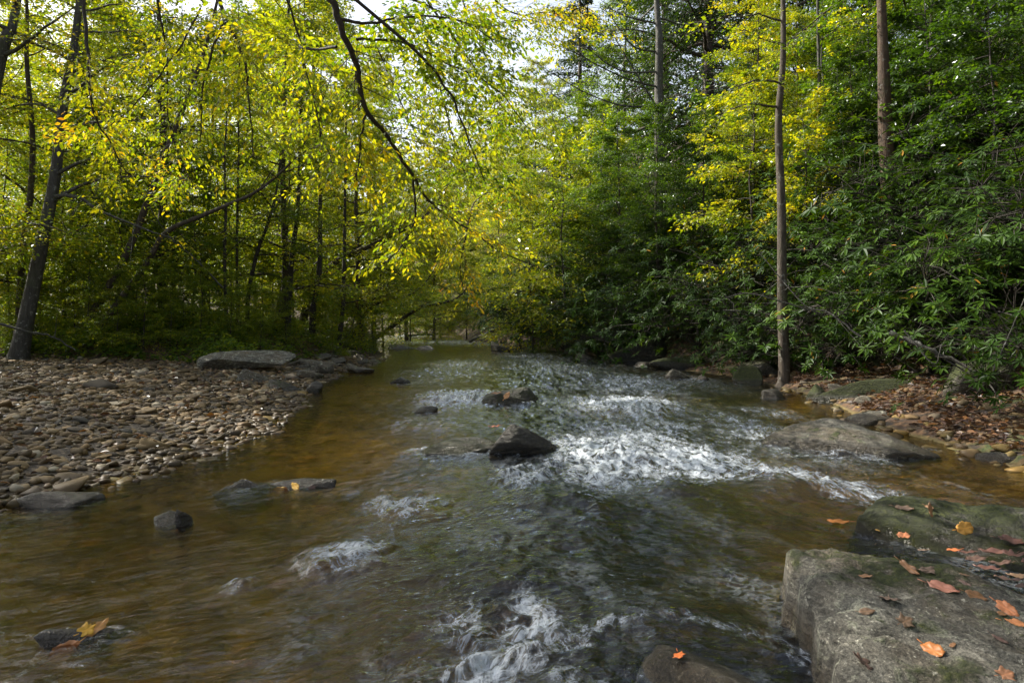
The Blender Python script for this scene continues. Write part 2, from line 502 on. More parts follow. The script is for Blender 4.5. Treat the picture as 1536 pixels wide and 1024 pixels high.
def ground(x, y, detail=True):
    x = np.asarray(x, float); y = np.asarray(y, float)
    l = xL(y); r = xR(y)
    dl = l - x; dr = x - r
    # channel
    dch = np.minimum(-dl, -dr)
    D = 0.30 + 0.12 * noise2(x * 0.5, y * 0.4, 3)
    zc = -D * sstep(0, 1.6, dch)
    # left
    b = bank_b(x, y)
    zl = 0.42 * (1 - np.exp(-np.clip(dl, 0, None) / 2.6)) + 0.55 * sstep(-0.1, 1.6, b) + 0.085 * np.clip(b - 1.2, 0, 60)
    # right
    sw = np.interp(y, [0, 6, 10, 15, 20, 30], [2.4, 2.6, 2.3, 1.3, 0.5, 0.4])
    zr = 0.05 + 0.17 * np.minimum(dr, sw) + 0.62 * np.clip(dr - sw, 0, 5) + 0.55 * np.clip(dr - sw - 5, 0, 45)
    z = np.where(dl > 0, zl, np.where(dr > 0, np.minimum(zr, 0.1 * dr * 8), zc))
    z = z + 0.09 * np.clip(y - 75, 0, 90)
    if detail:
        land = sstep(0.2, 1.6, np.maximum(dl, dr))
        z = z + land * (0.16 * fbm2(x * 0.6, y * 0.6, 4, 21)) * sstep(0.2, 1.5, np.maximum(b, dr)) + 0.035 * fbm2(x * 2.2, y * 2.2, 3, 9)
        z = z - 0.02 * (np.maximum(dl, dr) > 0) * 0
    return z


def gz(x, y):
    return float(ground(np.array([x]), np.array([y]))[0])


def axis(breaks):
    out = []
    for a, b_, h in breaks:
        out.append(np.arange(a, b_, h))
    return np.concatenate(out + [[breaks[-1][1]]])


gx = axis([(-160, -60, 8), (-60, -25, 1.6), (-25, -12, 0.5), (-12, -7, 0.16), (-7, 7, 0.07), (7, 14, 0.2), (14, 30, 0.7), (30, 70, 2), (70, 170, 8)])
gy = axis([(-40, 0, 2), (0, 1.5, 0.3), (1.5, 12, 0.07), (12, 22, 0.15), (22, 45, 0.4), (45, 100, 1.2), (100, 240, 7)])
GX, GY = np.meshgrid(gx, gy)
GZ = ground(GX, GY)
n_x = len(gx); n_y = len(gy)
ii = (np.arange(n_y - 1)[:, None] * n_x + np.arange(n_x - 1)[None, :])
quads = np.stack([ii, ii + 1, ii + 1 + n_x, ii + n_x], -1).reshape(-1, 4)
barw = sstep(-0.3, 0.3, (xL(GY) - GX)) * (1 - sstep(-0.6, 0.3, bank_b(GX, GY)))
g_me = mesh_np('ground', np.stack([GX, GY, GZ], -1), quads, M_GROUND, {'bar': barw})
kind(link('ground', g_me), 'structure')

# ------------------------------------------------------------------ rocks
_ico = {}
ROCKS = []


def ico(sub):
    if sub not in _ico:
        bm = bmesh.new(); bmesh.ops.create_icosphere(bm, subdivisions=sub, radius=1.0)
        bm.verts.ensure_lookup_table()
        v = np.array([x.co[:] for x in bm.verts]); f = np.array([[q.index for q in p.verts] for p in bm.faces])
        bm.free(); _ico[sub] = (v, f)
    return _ico[sub]


def rock_shape(sub, seed, nplanes=14, sharp=14.0, rough=0.06, strata=0.0, freq=2.2, up=None):
    """angular stone of about unit radius"""
    v, f = ico(sub)
    rg = np.random.default_rng(seed)
    pn = rg.normal(size=(nplanes, 3)); pn /= np.linalg.norm(pn, axis=1)[:, None]
    dist = rg.uniform(0.66, 1.0, nplanes)
    q = np.clip(v @ pn.T, 1e-3, None) / dist[None, :]
    inv = np.power(np.sum(np.power(q, sharp), axis=1), 1.0 / sharp)
    r = 1.0 / np.maximum(inv, 0.55)
    p = v * r[:, None]
    d = fbm3(p * freq + seed * 1.7, 5, seed, 0.55) * rough
    if strata:
        s = p[:, 2] * 7 + 1.5 * fbm3(p * 1.3 + 4, 2, seed + 5)
        d = d + strata * (np.abs((s % 1) - 0.5) - 0.25)
    return p + v * d[:, None], f


def boulder(label, cx, cy, w, dp, h, top, seed, rotz=0.0, moss=0.3, bright=0.5, wet=0.0, sub=5, name='boulder', tilt=(0, 0), group=None, strata=0.03, npl=14, sharp=14, rough=0.07, cat='rock'):
    """w, dp, h full sizes; top = height of its top in the world"""
    p, f = rock_shape(sub, seed, npl, sharp, rough, strata)
    p = p / (p.max(0) - p.min(0)) * np.array([w, dp, h])
    M = np.array(Matrix.Rotation(tilt[0], 3, 'X') @ Matrix.Rotation(tilt[1], 3, 'Y'))
    p = p @ M.T
    p[:, 2] -= p[:, 2].max()
    o = link(name, mesh_np(name, p, f, M_ROCK), None, (cx, cy, top), (0, 0, rotz))
    o.color = (moss, bright, wet, 1)
    tag(o, label, cat, group)
    ROCKS.append((cx, cy, w, dp, rotz))
    return o


def slab(label, poly, top, bottom, seed, moss, bright, wet=0.0, res=0.009, name='rock_slab', rough=0.02, wall=0.05, edge_noise=0.05):
    """stone with a given plan outline: heightfield with near vertical sides. top: function(x, y) -> z"""
    poly = np.asarray(poly, float)
    x0, y0 = poly.min(0) - 0.25; x1, y1 = poly.max(0) + 0.25
    X, Y = np.meshgrid(np.arange(x0, x1, res), np.arange(y0, y1, res))
    wx = X + edge_noise * fbm2(X * 4, Y * 4, 4, seed); wy = Y + edge_noise * fbm2(X * 4, Y * 4, 4, seed + 3)
    dmin = np.full(X.shape, 1e9); inside = np.zeros(X.shape, bool)
    m = len(poly)
    for k in range(m):
        a = poly[k]; b_ = poly[(k + 1) % m]; e = b_ - a
        t = np.clip(((wx - a[0]) * e[0] + (wy - a[1]) * e[1]) / (e @ e), 0, 1)
        dmin = np.minimum(dmin, np.hypot(wx - a[0] - t * e[0], wy - a[1] - t * e[1]))
        cond = ((a[1] > wy) != (b_[1] > wy)) & (wx < (b_[0] - a[0]) * (wy - a[1]) / (b_[1] - a[1] + 1e-12) + a[0])
        inside ^= cond
    sd = np.where(inside, dmin, -dmin)
    tz = top(X, Y) + rough * fbm2(X * 3.2, Y * 3.2, 5, seed + 9) + 0.35 * rough * fbm2(X * 16 + Y * 9, Y * 5 - X * 3, 4, seed + 11)
    tz += 0.30 * rough * (1 - 3 * np.abs(fbm2(X * 5 + Y * 8, Y * 2.5 - X * 2, 3, seed + 21)))
    tz -= 0.055 * np.exp(-np.clip(sd, 0, 1) / 0.045)                    # rounded rim
    stepn = np.clip(-sd, 0, None)
    z = tz - np.clip(stepn / wall, 0, 1) ** 0.8 * (tz - bottom) + 0.02 * fbm2(X * 9, Y * 9, 3, seed + 13) * (sd < 0)
    ny, nx = X.shape
    cx, cy = poly.mean(0)
    keep = sd > -wall * 1.25
    ii = (np.arange(ny - 1)[:, None] * nx + np.arange(nx - 1)[None, :])
    kq = keep[:-1, :-1] | keep[1:, :-1] | keep[:-1, 1:] | keep[1:, 1:]
    q = np.stack([ii, ii + 1, ii + 1 + nx, ii + nx], -1)[kq].reshape(-1, 4)
    used, inv = np.unique(q, return_inverse=True)
    V = np.stack([X - cx, Y - cy, z], -1).reshape(-1, 3)[used]
    o = link(name, mesh_np(name, V, inv.reshape(-1, 4), M_ROCK), None, (cx, cy, 0))
    o.color = (moss, bright, wet, 1)
    tag(o, label, 'rock')
    return o


fg_slab = slab('large flat grey-green slab scattered with fallen leaves at the water edge',
               [(1.16, 2.78), (1.20, 2.88), (1.30, 2.89), (1.40, 2.98), (1.62, 2.82), (1.88, 2.56), (2.3, 2.16), (2.4, 1.5), (2.3, 1.0), (0.62, 1.0), (0.90, 1.75), (1.05, 2.32)],
               lambda x, y: 0.215 + 0.02 * (y - 2) - 0.03 * (x - 1.4), -0.35, 5, 0.50, 0.58, res=0.006, rough=0.05, wall=0.09, edge_noise=0.09)
moss_ridge = slab('dark mossy boulder ridge behind the leaf-strewn slab, lapped by water',
                  [(2.0, 3.85), (2.2, 4.06), (2.6, 4.0), (3.1, 3.75), (3.5, 3.3), (3.1, 2.75), (2.6, 3.0), (2.3, 3.25), (2.08, 3.55)],
                  lambda x, y: 0.155 - 0.20 * np.clip(3.98 - 0.34 * (x - 2) - y, 0, 0.8), -0.35, 15, 0.66, 0.24, res=0.011, rough=0.05, wall=0.13)
right_slab = boulder('broad mossy slab rising from rushing water by the right shore', 3.16, 6.35, 1.55, 0.95, 0.66, 0.235, 23, -0.35, 0.45, 0.5, sub=6, tilt=(0.12, 0.16), npl=18, rough=0.09)
mid_rock = boulder('dark blue-grey humped rock in the middle of the stream', 0.04, 6.35, 0.70, 0.62, 0.60, 0.29, 31, 0.3, 0.12, 0.30, 0.75, sub=6, tilt=(0.1, -0.2), npl=12, sharp=22)
low_ridge = boulder('low olive mossy ledge tailing left from the mid-stream rock', -0.50, 6.20, 1.0, 0.40, 0.34, 0.125, 35, 0.12, 0.60, 0.40, 0.6, sub=5)
up_rock = boulder('mossy brown rock with leaves above the main rapid', 0.02, 10.1, 0.98, 0.7, 0.52, 0.24, 41, 0.2, 0.55, 0.30, 0.55, sub=5, tilt=(0.0, 0.25))
wet_rock = boulder('black wet rock under a film of water at the bottom edge', 0.60, 2.28, 0.86, 0.66, 0.42, 0.125, 47, -0.5, 0.05, 0.36, 1.0, sub=6, rough=0.10)
leaf_rock = boulder('narrow wet stone holding three autumn leaves in golden water', -1.62, 2.56, 0.34, 0.13, 0.16, 0.055, 53, 0.75, 0.0, 0.30, 1.0, sub=5)
B = boulder
shoal_rock = B('low wet rock with a clump of orange leaves in shallows', -1.52, 4.92, 0.60, 0.24, 0.22, 0.06, 59, 0.1, 0.1, 0.36, 1.0)
B('rounded wet stone with water sliding over it near gravel bar', -1.93, 4.78, 0.42, 0.34, 0.26, 0.085, 61, 0.4, 0.2, 0.42, 0.9)
B('small upright black stone poking out of golden shallows', -1.96, 3.98, 0.10, 0.09, 0.24, 0.10, 67, 0.4, 0.0, 0.25, 0.8, sub=4)
B('small yellowish stone beside the upright black stone', -2.06, 4.02, 0.18, 0.16, 0.14, 0.07, 68, 0.9, 0.3, 0.55, 0.6, sub=4)
B('wet streaked stone at the near tip of the gravel bar', -3.02, 4.45, 0.55, 0.30, 0.25, 0.09, 69, 0.3, 0.1, 0.40, 0.9)
B('long flat pale grey slab where gravel meets the undergrowth', -5.75, 14.4, 1.9, 1.0, 0.46, 0.62, 71, 0.12, 0.05, 0.85, sub=6, strata=0.06, tilt=(0.12, -0.05), npl=9, sharp=24)
B('squat grey boulder just below the long flat slab', -4.85, 12.5, 0.72, 0.6, 0.6, 0.36, 73, 0.5, 0.1, 0.66, tilt=(0, 0.2))
B('triangular grey stone at the far tip of the gravel bar', -4.35, 15.6, 0.55, 0.4, 0.5, 0.32, 74, 0.1, 0.05, 0.62)
B('low grey stone breaking the water off the far bar tip', -3.70, 16.2, 0.62, 0.4, 0.36, 0.16, 75, 0.2, 0.1, 0.55, 0.3)
B('dark olive boulder at the water edge of the bar', -4.05, 11.7, 0.70, 0.45, 0.5, 0.22, 76, 0.1, 0.5, 0.42, 0.2)
B('black wedge stone next to the olive boulder in water', -3.42, 11.6, 0.28, 0.25, 0.36, 0.20, 77, 0.3, 0.0, 0.3, 0.5, sub=4)
B('pale rounded stone among leaves along the bar waterline', -4.4, 14.2, 0.6, 0.45, 0.4, 0.22, 78, 0.8, 0.0, 0.75)
B('thin mossy stone lying low in the quiet left channel', -2.25, 13.4, 0.42, 0.28, 0.25, 0.12, 79, 0, 0.5, 0.35, 0.5, sub=4)
B('tiny dark stone trailing a ripple in mid-channel', -1.15, 9.0, 0.36, 0.2, 0.2, 0.09, 80, 0.2, 0.0, 0.28, 0.8, sub=4)
B('dark far boulder splitting the stream at the bend', -0.45, 28.0, 1.10, 0.8, 0.9, 0.44, 81, 0.1, 0.15, 0.42, 0.3)
B('flat grey stone far upstream by the left bank', -5.3, 32, 1.7, 1.0, 0.55, 0.20, 83, 0, 0.05, 0.62)
B('small rounded stone beside the far flat stone', -4.0, 31, 1.0, 0.7, 0.5, 0.16, 84, 0, 0.1, 0.45, 0.2)
B('wet round rock below the dark right bank upstream', 2.35, 21.5, 1.05, 0.8, 0.7, 0.26, 85, 0.4, 0.1, 0.45, 0.6)
B('grey domed rock off the slender tree in brown shallows', 3.55, 14.2, 0.62, 0.5, 0.5, 0.24, 87, 0.3, 0.1, 0.62)
B('small pale stone touching the grey domed rock', 4.0, 14.0, 0.42, 0.3, 0.3, 0.13, 88, 0.3, 0.1, 0.62, sub=4)
B('olive block of rock at the foot of the slender tree', 5.15, 14.2, 1.15, 0.9, 0.75, 0.42, 89, -0.2, 0.55, 0.5)
B('speckled pale rock in the side channel on the right', 5.0, 9.45, 0.46, 0.36, 0.36, 0.20, 91, 0.2, 0.15, 0.8)
B('grey flat rock just above the broad mossy slab', 4.32, 8.0, 0.56, 0.40, 0.36, 0.15, 92, 0.2, 0.1, 0.7)
B('blue-grey wet stone right of the grey flat rock', 5.0, 8.1, 0.40, 0.34, 0.3, 0.12, 93, 0.2, 0.0, 0.42, 0.5)
B('long flat stone half buried in leaf litter on right shore', 5.7, 8.8, 0.62, 0.4, 0.32, 0.22, 94, 0.1, 0.1, 0.6)
B('wet knob of rock in riffle near the right shallows', 4.15, 10.6, 0.42, 0.36, 0.36, 0.16, 95, 0.1, 0.05, 0.42, 0.5)
B('small mossy stone left of the green ledge', 4.85, 10.6, 0.36, 0.3, 0.32, 0.24, 96, 0.1, 0.8, 0.5)
B('purple-grey stone wedged against the green ledge', 5.15, 10.4, 0.40, 0.34, 0.34, 0.26, 97, 0.1, 0.1, 0.5)
B('long moss-covered ledge along the right bank', 5.75, 9.95, 1.95, 0.75, 0.62, 0.38, 98, -0.05, 0.98, 0.30, sub=6, npl=10, name='mossy_ledge')
B('green cushion-topped rock at the right end of the ledge', 6.95, 10.1, 1.0, 0.8, 0.75, 0.66, 99, 0.4, 0.95, 0.42)
B('low mossy shelf running left of the slender tree', 4.45, 17.3, 2.0, 0.9, 0.6, 0.32, 101, 0.06, 0.9, 0.24)
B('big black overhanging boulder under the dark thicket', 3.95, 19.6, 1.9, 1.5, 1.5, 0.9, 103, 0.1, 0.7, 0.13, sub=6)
B('moss-capped round rock beside the slender trunk', 4.75, 13.2, 0.62, 0.5, 0.5, 0.36, 104, 0.1, 0.85, 0.45)
B('dark mossy lump of rock under the rhododendron', 6.05, 8.9, 0.95, 0.7, 0.75, 0.72, 105, 0.2, 0.9, 0.38)
B('half-sunk brown stone in the right-hand backwater', 4.25, 5.85, 0.34, 0.26, 0.22, 0.08, 106, 0.2, 0.1, 0.4, 0.6, sub=4)
B('dark stone resting on litter at the right frame edge', 4.75, 5.95, 0.5, 0.4, 0.3, 0.2, 107, 0.5, 0.4, 0.42)
B('blunt grey stone wedged between slab and mossy ridge', 1.72, 3.02, 0.34, 0.22, 0.25, 0.12, 108, -0.6, 0.1, 0.4, 0.6, sub=4)
B('far pale stone barely showing at the right waterline', 3.6, 18.2, 0.9, 0.5, 0.4, 0.16, 109, 0.1, 0.3, 0.5, 0.3)
rgt = random.Random(5)
for k in range(26):
    yy = rgt.uniform(14.8, 21.5); ww = rgt.uniform(0.25, 0.7)
    xx = float(xL(yy)) - rgt.uniform(-0.15, 1.5)
    B('pale grey stone strewn along the far tip of the gravel bar', xx, yy, ww, ww * rgt.uniform(0.5, 0.8), ww * rgt.uniform(0.35, 0.6), max(gz(xx, yy), 0) + ww * rgt.uniform(0.14, 0.3), 200 + k, rgt.uniform(-0.6, 0.6), 0.1, rgt.uniform(0.45, 0.8), 0, sub=4, group='pale stones at the far tip of the bar')

# ------------------------------------------------------------------ water
NR, NC = 1050, 640
yk = 1.25 * np.exp(np.linspace(0, math.log(96 / 1.25), NR))
c01 = np.linspace(0, 1, NC)
WYr = yk[:, None] * np.ones((1, NC))
lim_l = np.maximum(xL(yk) - 0.7, -0.95 * yk - 0.6); lim_r = np.minimum(xR(yk) + 0.8, 0.95 * yk + 0.6)
WX = lim_l[:, None] + (lim_r - lim_l)[:, None] * c01[None, :]
WY = WYr
# flow coordinates: lines of flow spread towards the camera
spread = 1 + 0.9 * np.exp(-WY / 3.2)
S = (WX + 0.15) / spread
T = WY * 1.0
S = S + 0.05 * fbm2(WX * 1.1, WY * 0.8, 3, 41)
T = T - 0.60 * S + 0.25 * np.log1p(np.exp((S - 0.45) * 4.5)) + 0.10 * fbm2(WX * 0.9, WY * 0.9, 3, 47)
flow = np.stack([S, T, np.zeros_like(S)], -1)

foam_list = [  # px0, px1, py0, py1, strength
    (805, 1020, 650, 750, 0.95), (930, 1150, 665, 735, 0.95), (1080, 1240, 696, 748, 0.90), (1190, 1370, 716, 772, 0.80), (860, 960, 700, 755, 0.95),
    (845, 1040, 594, 636, 0.90), (620, 760, 584, 616, 0.85), (735, 840, 700, 745, 0.85), (450, 585, 820, 876, 0.85),
    (535, 670, 744, 790, 0.75), (650, 745, 900, 1000, 0.60), (735, 850, 890, 1045, 0.80), (640, 800, 965, 1070, 0.72),
    (1050, 1190, 612, 695, 0.60), (860, 1020, 562, 600, 0.66), (1170, 1340, 645, 720, 0.50), (710, 870, 522, 575, 0.50), (900, 1080, 620, 670, 0.62),
    (560, 800, 508, 522, 0.60), (600, 665, 500, 507, 0.85), (610, 770, 535, 580, 0.52), (950, 1110, 556, 600, 0.50), (850, 960, 630, 660, 0.6),  # far riffle at the start of this row also paints bright reflection as foam
    (335, 380, 860, 900, 0.50), (690, 800, 800, 850, 0.40), (1350, 1536, 700, 800, 0.34), (780, 900, 540, 575, 0.50), (1100, 1210, 606, 640, 0.55), (330, 420, 715, 770, 0.35),
    (560, 720, 620, 650, 0.34), (430, 700, 720, 760, 0.26), (800, 1260, 600, 765, 0.42), (840, 1060, 640, 700, 0.8), (600, 1020, 520, 600, 0.36), (1060, 1300, 640, 740, 0.40), (700, 1000, 700, 790, 0.30), (600, 900, 830, 1040, 0.26)]
foam = np.zeros_like(WX)
wxw = WX + 0.10 * fbm2(WX * 3, WY * 3, 3, 77) * np.clip(WY / 5, 0.4, 3); wyw = WY + 0.16 * fbm2(WX * 2.4, WY * 2.4, 3, 78) * np.clip(WY / 5, 0.5, 3)
for px0, px1, py0, py1, s in foam_list:
    yn = 1200.0 / (py1 - HZ); yf = 1200.0 / (py0 - HZ); yc = (yn + yf) / 2
    xa = (px0 - 768) / F * yc; xb = (px1 - 768) / F * yc
    d2 = ((wxw - (xa + xb) / 2) / ((xb - xa) / 2)) ** 2 + ((wyw - yc) / ((yf - yn) / 2)) ** 2
    foam = np.maximum(foam, s * np.exp(-np.power(d2, 1.3) * 0.9))
# collars and wakes of the rocks that stand in the current
for cx, cy, rw, rd, ra in ROCKS:
    if cy > 24 or not (float(xL(cy)) + 0.3 < cx < float(xR(cy)) - 0.2):
        continue
    px_ = WX - cx + 0.06 * fbm2(WX * 5, WY * 5, 2, 71); py_ = WY - cy + 0.06 * fbm2(WX * 5, WY * 5, 2, 72)
    rr = 0.5 * math.sqrt(rw * rd) + 0.25 * abs(rw - rd)
    d = np.sqrt((px_ / (rw * 0.5)) ** 2 + (py_ / (rd * 0.5)) ** 2)
    quiet = 0.55 if cx < -1.2 else 1.0
    ring = 0.50 * np.exp(-((d - 1.0) / 0.22) ** 2)
    wake = 0.42 * np.exp(-(px_ / (rw * 0.55)) ** 2) * np.exp(-np.clip(-py_, 0, None) / (1.3 * rw)) * (py_ < 0)
    foam = np.maximum(foam, quiet * np.maximum(ring, wake))
# small-scale break-up of the foam
foam = foam * (0.72 + 0.55 * fbm2(S * 9, T * 5, 4, 91)) + 0.0
chop = np.clip(sstep(-1.5, 0.2, WX - 0.06 * (WY - 6)) * 0.6 + foam * 0.9 + 0.55 * sstep(5.2, 3.0, WY) * (0.35 + 0.65 * sstep(-2.4, -0.4, WX)), 0.14, 1.0)
chop = np.where(WX > 3.2, chop * 0.5, chop)
chop = np.clip(chop * (1.0 + 0.9 * fbm2(S * 1.1, T * 0.6, 3, 44)), 0.10, 1.1)
chop = chop * np.interp(WY, [0, 8, 20, 40], [1, 1, 1.0, 1.1])
amp = np.clip(WY / 9, 0.6, 1.6)
def ridged(x, y, o, sd_):
    return 1 - 2.2 * np.abs(fbm2(x, y, o, sd_))


hw = 1.25 * chop * (0.050 * fbm2(S * 2.3, T * 1.0, 3, 51) + 0.020 * ridged(S * 3.6, T * 3.6, 3, 57) + 0.011 * ridged(S * 7.5, T * 9.0, 3, 52) + 0.004 * fbm2(S * 16, T * 20, 2, 53)) * amp
hw += (0.006 * fbm2(S * 3.2, T * 7, 3, 54)) * amp
hw += np.clip(foam, 0, 1) * (0.16 * np.abs(fbm2(S * 6, T * 4.5, 4, 55)) + 0.016 * fbm2(S * 22, T * 14, 3, 56))
for px, py, wx_, wy_, hgt in ((1180, 742, 0.42, 0.30, 0.10), (840, 762, 0.5, 0.28, 0.07), (520, 850, 0.30, 0.22, 0.07), (930, 690, 0.4, 0.3, 0.08),
                              (600, 775, 0.3, 0.2, 0.05), (1000, 930, 0.35, 0.25, 0.04), (1010, 745, 0.3, 0.2, 0.06), (350, 735, 0.25, 0.2, 0.04),
                              (940, 618, 0.7, 0.5, 0.10), (690, 600, 0.6, 0.4, 0.07), (770, 880, 0.3, 0.25, 0.05)):
    c = gpix(px, py)
    hw += hgt * np.exp(-((WX - c[0]) / wx_) ** 2 - ((WY - c[1]) / wy_) ** 2)
edge = np.minimum(WX - xL(WY), xR(WY) - WX)
hw *= sstep(-0.3, 0.8, edge) * 0.9 + 0.1
ii = (np.arange(NR - 1)[:, None] * NC + np.arange(NC - 1)[None, :])
quads = np.stack([ii, ii + 1, ii + 1 + NC, ii + NC], -1).reshape(-1, 4)
w_me = mesh_np('water', np.stack([WX, WY, hw], -1), quads, M_WATER, {'foam': foam, 'chop': chop, 'deep': sstep(-1.3, 0.0, WX - 0.03 * WY + 0.5 * fbm2(WX, WY, 2, 87)) * (1 - sstep(0.9, 1.5, WX - np.clip(WY - 4, 0, 9) * 0.45))}, vec_attrs={'flow': flow})
kind(link('water', w_me), 'structure')

# ------------------------------------------------------------------ gravel bar
stone_protos = []
for k in range(10):
    p, f = rock_shape(3, 300 + k, 9 if k % 2 else 13, 16, 0.09)
    p = p / np.abs(p).max(0)
    me = mesh_np('river_stone', p, f, M_PEBBLE, {'tone': np.full(len(p), k / 10)})
    stone_protos.append(me)
pts = []
tries = 0
while len(pts) < 300 and tries < 60000:
    tries += 1
    y = 3.9 + 11.2 * random.random() ** 1.25
    x = xL(y) - (-0.12 + 8 * random.random() ** 1.2)
    if abs(x) > 0.80 * y or bank_b(np.array([x]), np.array([y]))[0] > 0.2:
        continue
    a = (0.045 + 0.10 * random.random() ** 2.0) * (1.0 + 0.03 * (y - 4)) * (1.45 if random.random() < 0.08 else 1)
    if any((x - q[0]) ** 2 + (y - q[1]) ** 2 < (0.80 * (a + q[2])) ** 2 for q in pts):
        continue
    pts.append((x, y, a))
for k, (x, y, a) in enumerate(pts):
    asp = random.uniform(0.55, 0.9); fl = random.uniform(0.18, 0.42)
    o = link('river_stone', stone_protos[k % 10], None, (x, y, gz(x, y) + a * fl * 0.45),
             (random.uniform(-0.25, 0.25), random.uniform(-0.25, 0.25), random.uniform(-0.7, 0.7)), (a, a * asp, a * fl))
    tag(o, 'flat rounded brown or grey cobble among many on the gravel bar', 'stone', 'cobbles on the left gravel bar')


def stone_field(name, n, sampler, zoff, size, mat, sub=2, flat=(0.3, 0.6)):
    bases = []
    for k in range(6):
        p, f = rock_shape(sub, 500 + k, 10, 16, 0.08)
        bases.append((p / np.abs(p).max(0), f))
    V = []; Fc = []; A = []; off = 0
    xs, ys = sampler(n)
    n = len(xs)
    zs = ground(xs, ys)
    sz = size(n, xs, ys)
    for i in range(n):
        p, f = bases[i % 6]
        a = sz[i]; fl = random.uniform(*flat)
        th = random.uniform(0, 6.28); ti = random.uniform(-0.3, 0.3)
        q = p * np.array([a, a * random.uniform(0.55, 0.95), a * fl])
        c, s_ = math.cos(ti), math.sin(ti)
        q = np.stack([q[:, 0] * c + q[:, 2] * s_, q[:, 1], -q[:, 0] * s_ + q[:, 2] * c], 1)
        c, s_ = math.cos(th), math.sin(th)
        q = np.stack([q[:, 0] * c - q[:, 1] * s_, q[:, 0] * s_ + q[:, 1] * c, q[:, 2]], 1)
        V.append(q + np.array([xs[i], ys[i], zs[i] + zoff * a]))
        Fc.append(f + off); off += len(p); A.append(np.full(len(p), random.random()))
    return link(name, mesh_np(name, np.concatenate(V), np.concatenate(Fc), mat, {'tone': np.concatenate(A)}))


def bar_sampler(n):
    y = 3.7 + 11.6 * RNG.random(n * 4) ** 1.3
    x = xL(y) - (-0.55 + 9 * RNG.random(n * 4) ** 1.25)
    y2 = 14.5 + 8 * RNG.random(n); x2 = xL(y2) + 0.3 - 2.2 * RNG.random(n); x[:n // 12] = x2[:n // 12]; y[:n // 12] = y2[:n // 12]
    ok = (np.abs(x) < 0.82 * y + 0.2) & (bank_b(x, y) < 0.35)
    return x[ok][:n], y[ok][:n]


kind(stone_field('gravel', 8500, bar_sampler, 0.10, lambda n, x, y: (0.020 + 0.055 * RNG.random(n) ** 2.0) * (1 + 0.05 * (y - 4)), M_PEBBLE), 'stuff')


def bed_sampler(n):
    y = 1.9 + 10 * RNG.random(n * 5) ** 1.7
    x = (RNG.random(n * 5) - 0.5) * 1.7 * y
    ok = (x > xL(y) - 0.1) & (x < xR(y) + 0.3)
    return x[ok][:n], y[ok][:n]


kind(stone_field('riverbed_gravel', 2600, bed_sampler, 0.05, lambda n, x, y: 0.03 + 0.10 * RNG.random(n) ** 2.2, M_BEDSTONE, flat=(0.3, 0.5)), 'stuff')


def rshore_sampler(n):
    y = 4.6 + 11 * RNG.random(n * 4)
    x = xR(y) + (-0.5 + 2.3 * RNG.random(n * 4))
    ok = np.abs(x) < 0.85 * y
    return x[ok][:n], y[ok][:n]


kind(stone_field('shore_gravel', 420, rshore_sampler, 0.1, lambda n, x, y: 0.025 + 0.09 * RNG.random(n) ** 2.5, M_PEBBLE), 'stuff')

# ------------------------------------------------------------------ trees


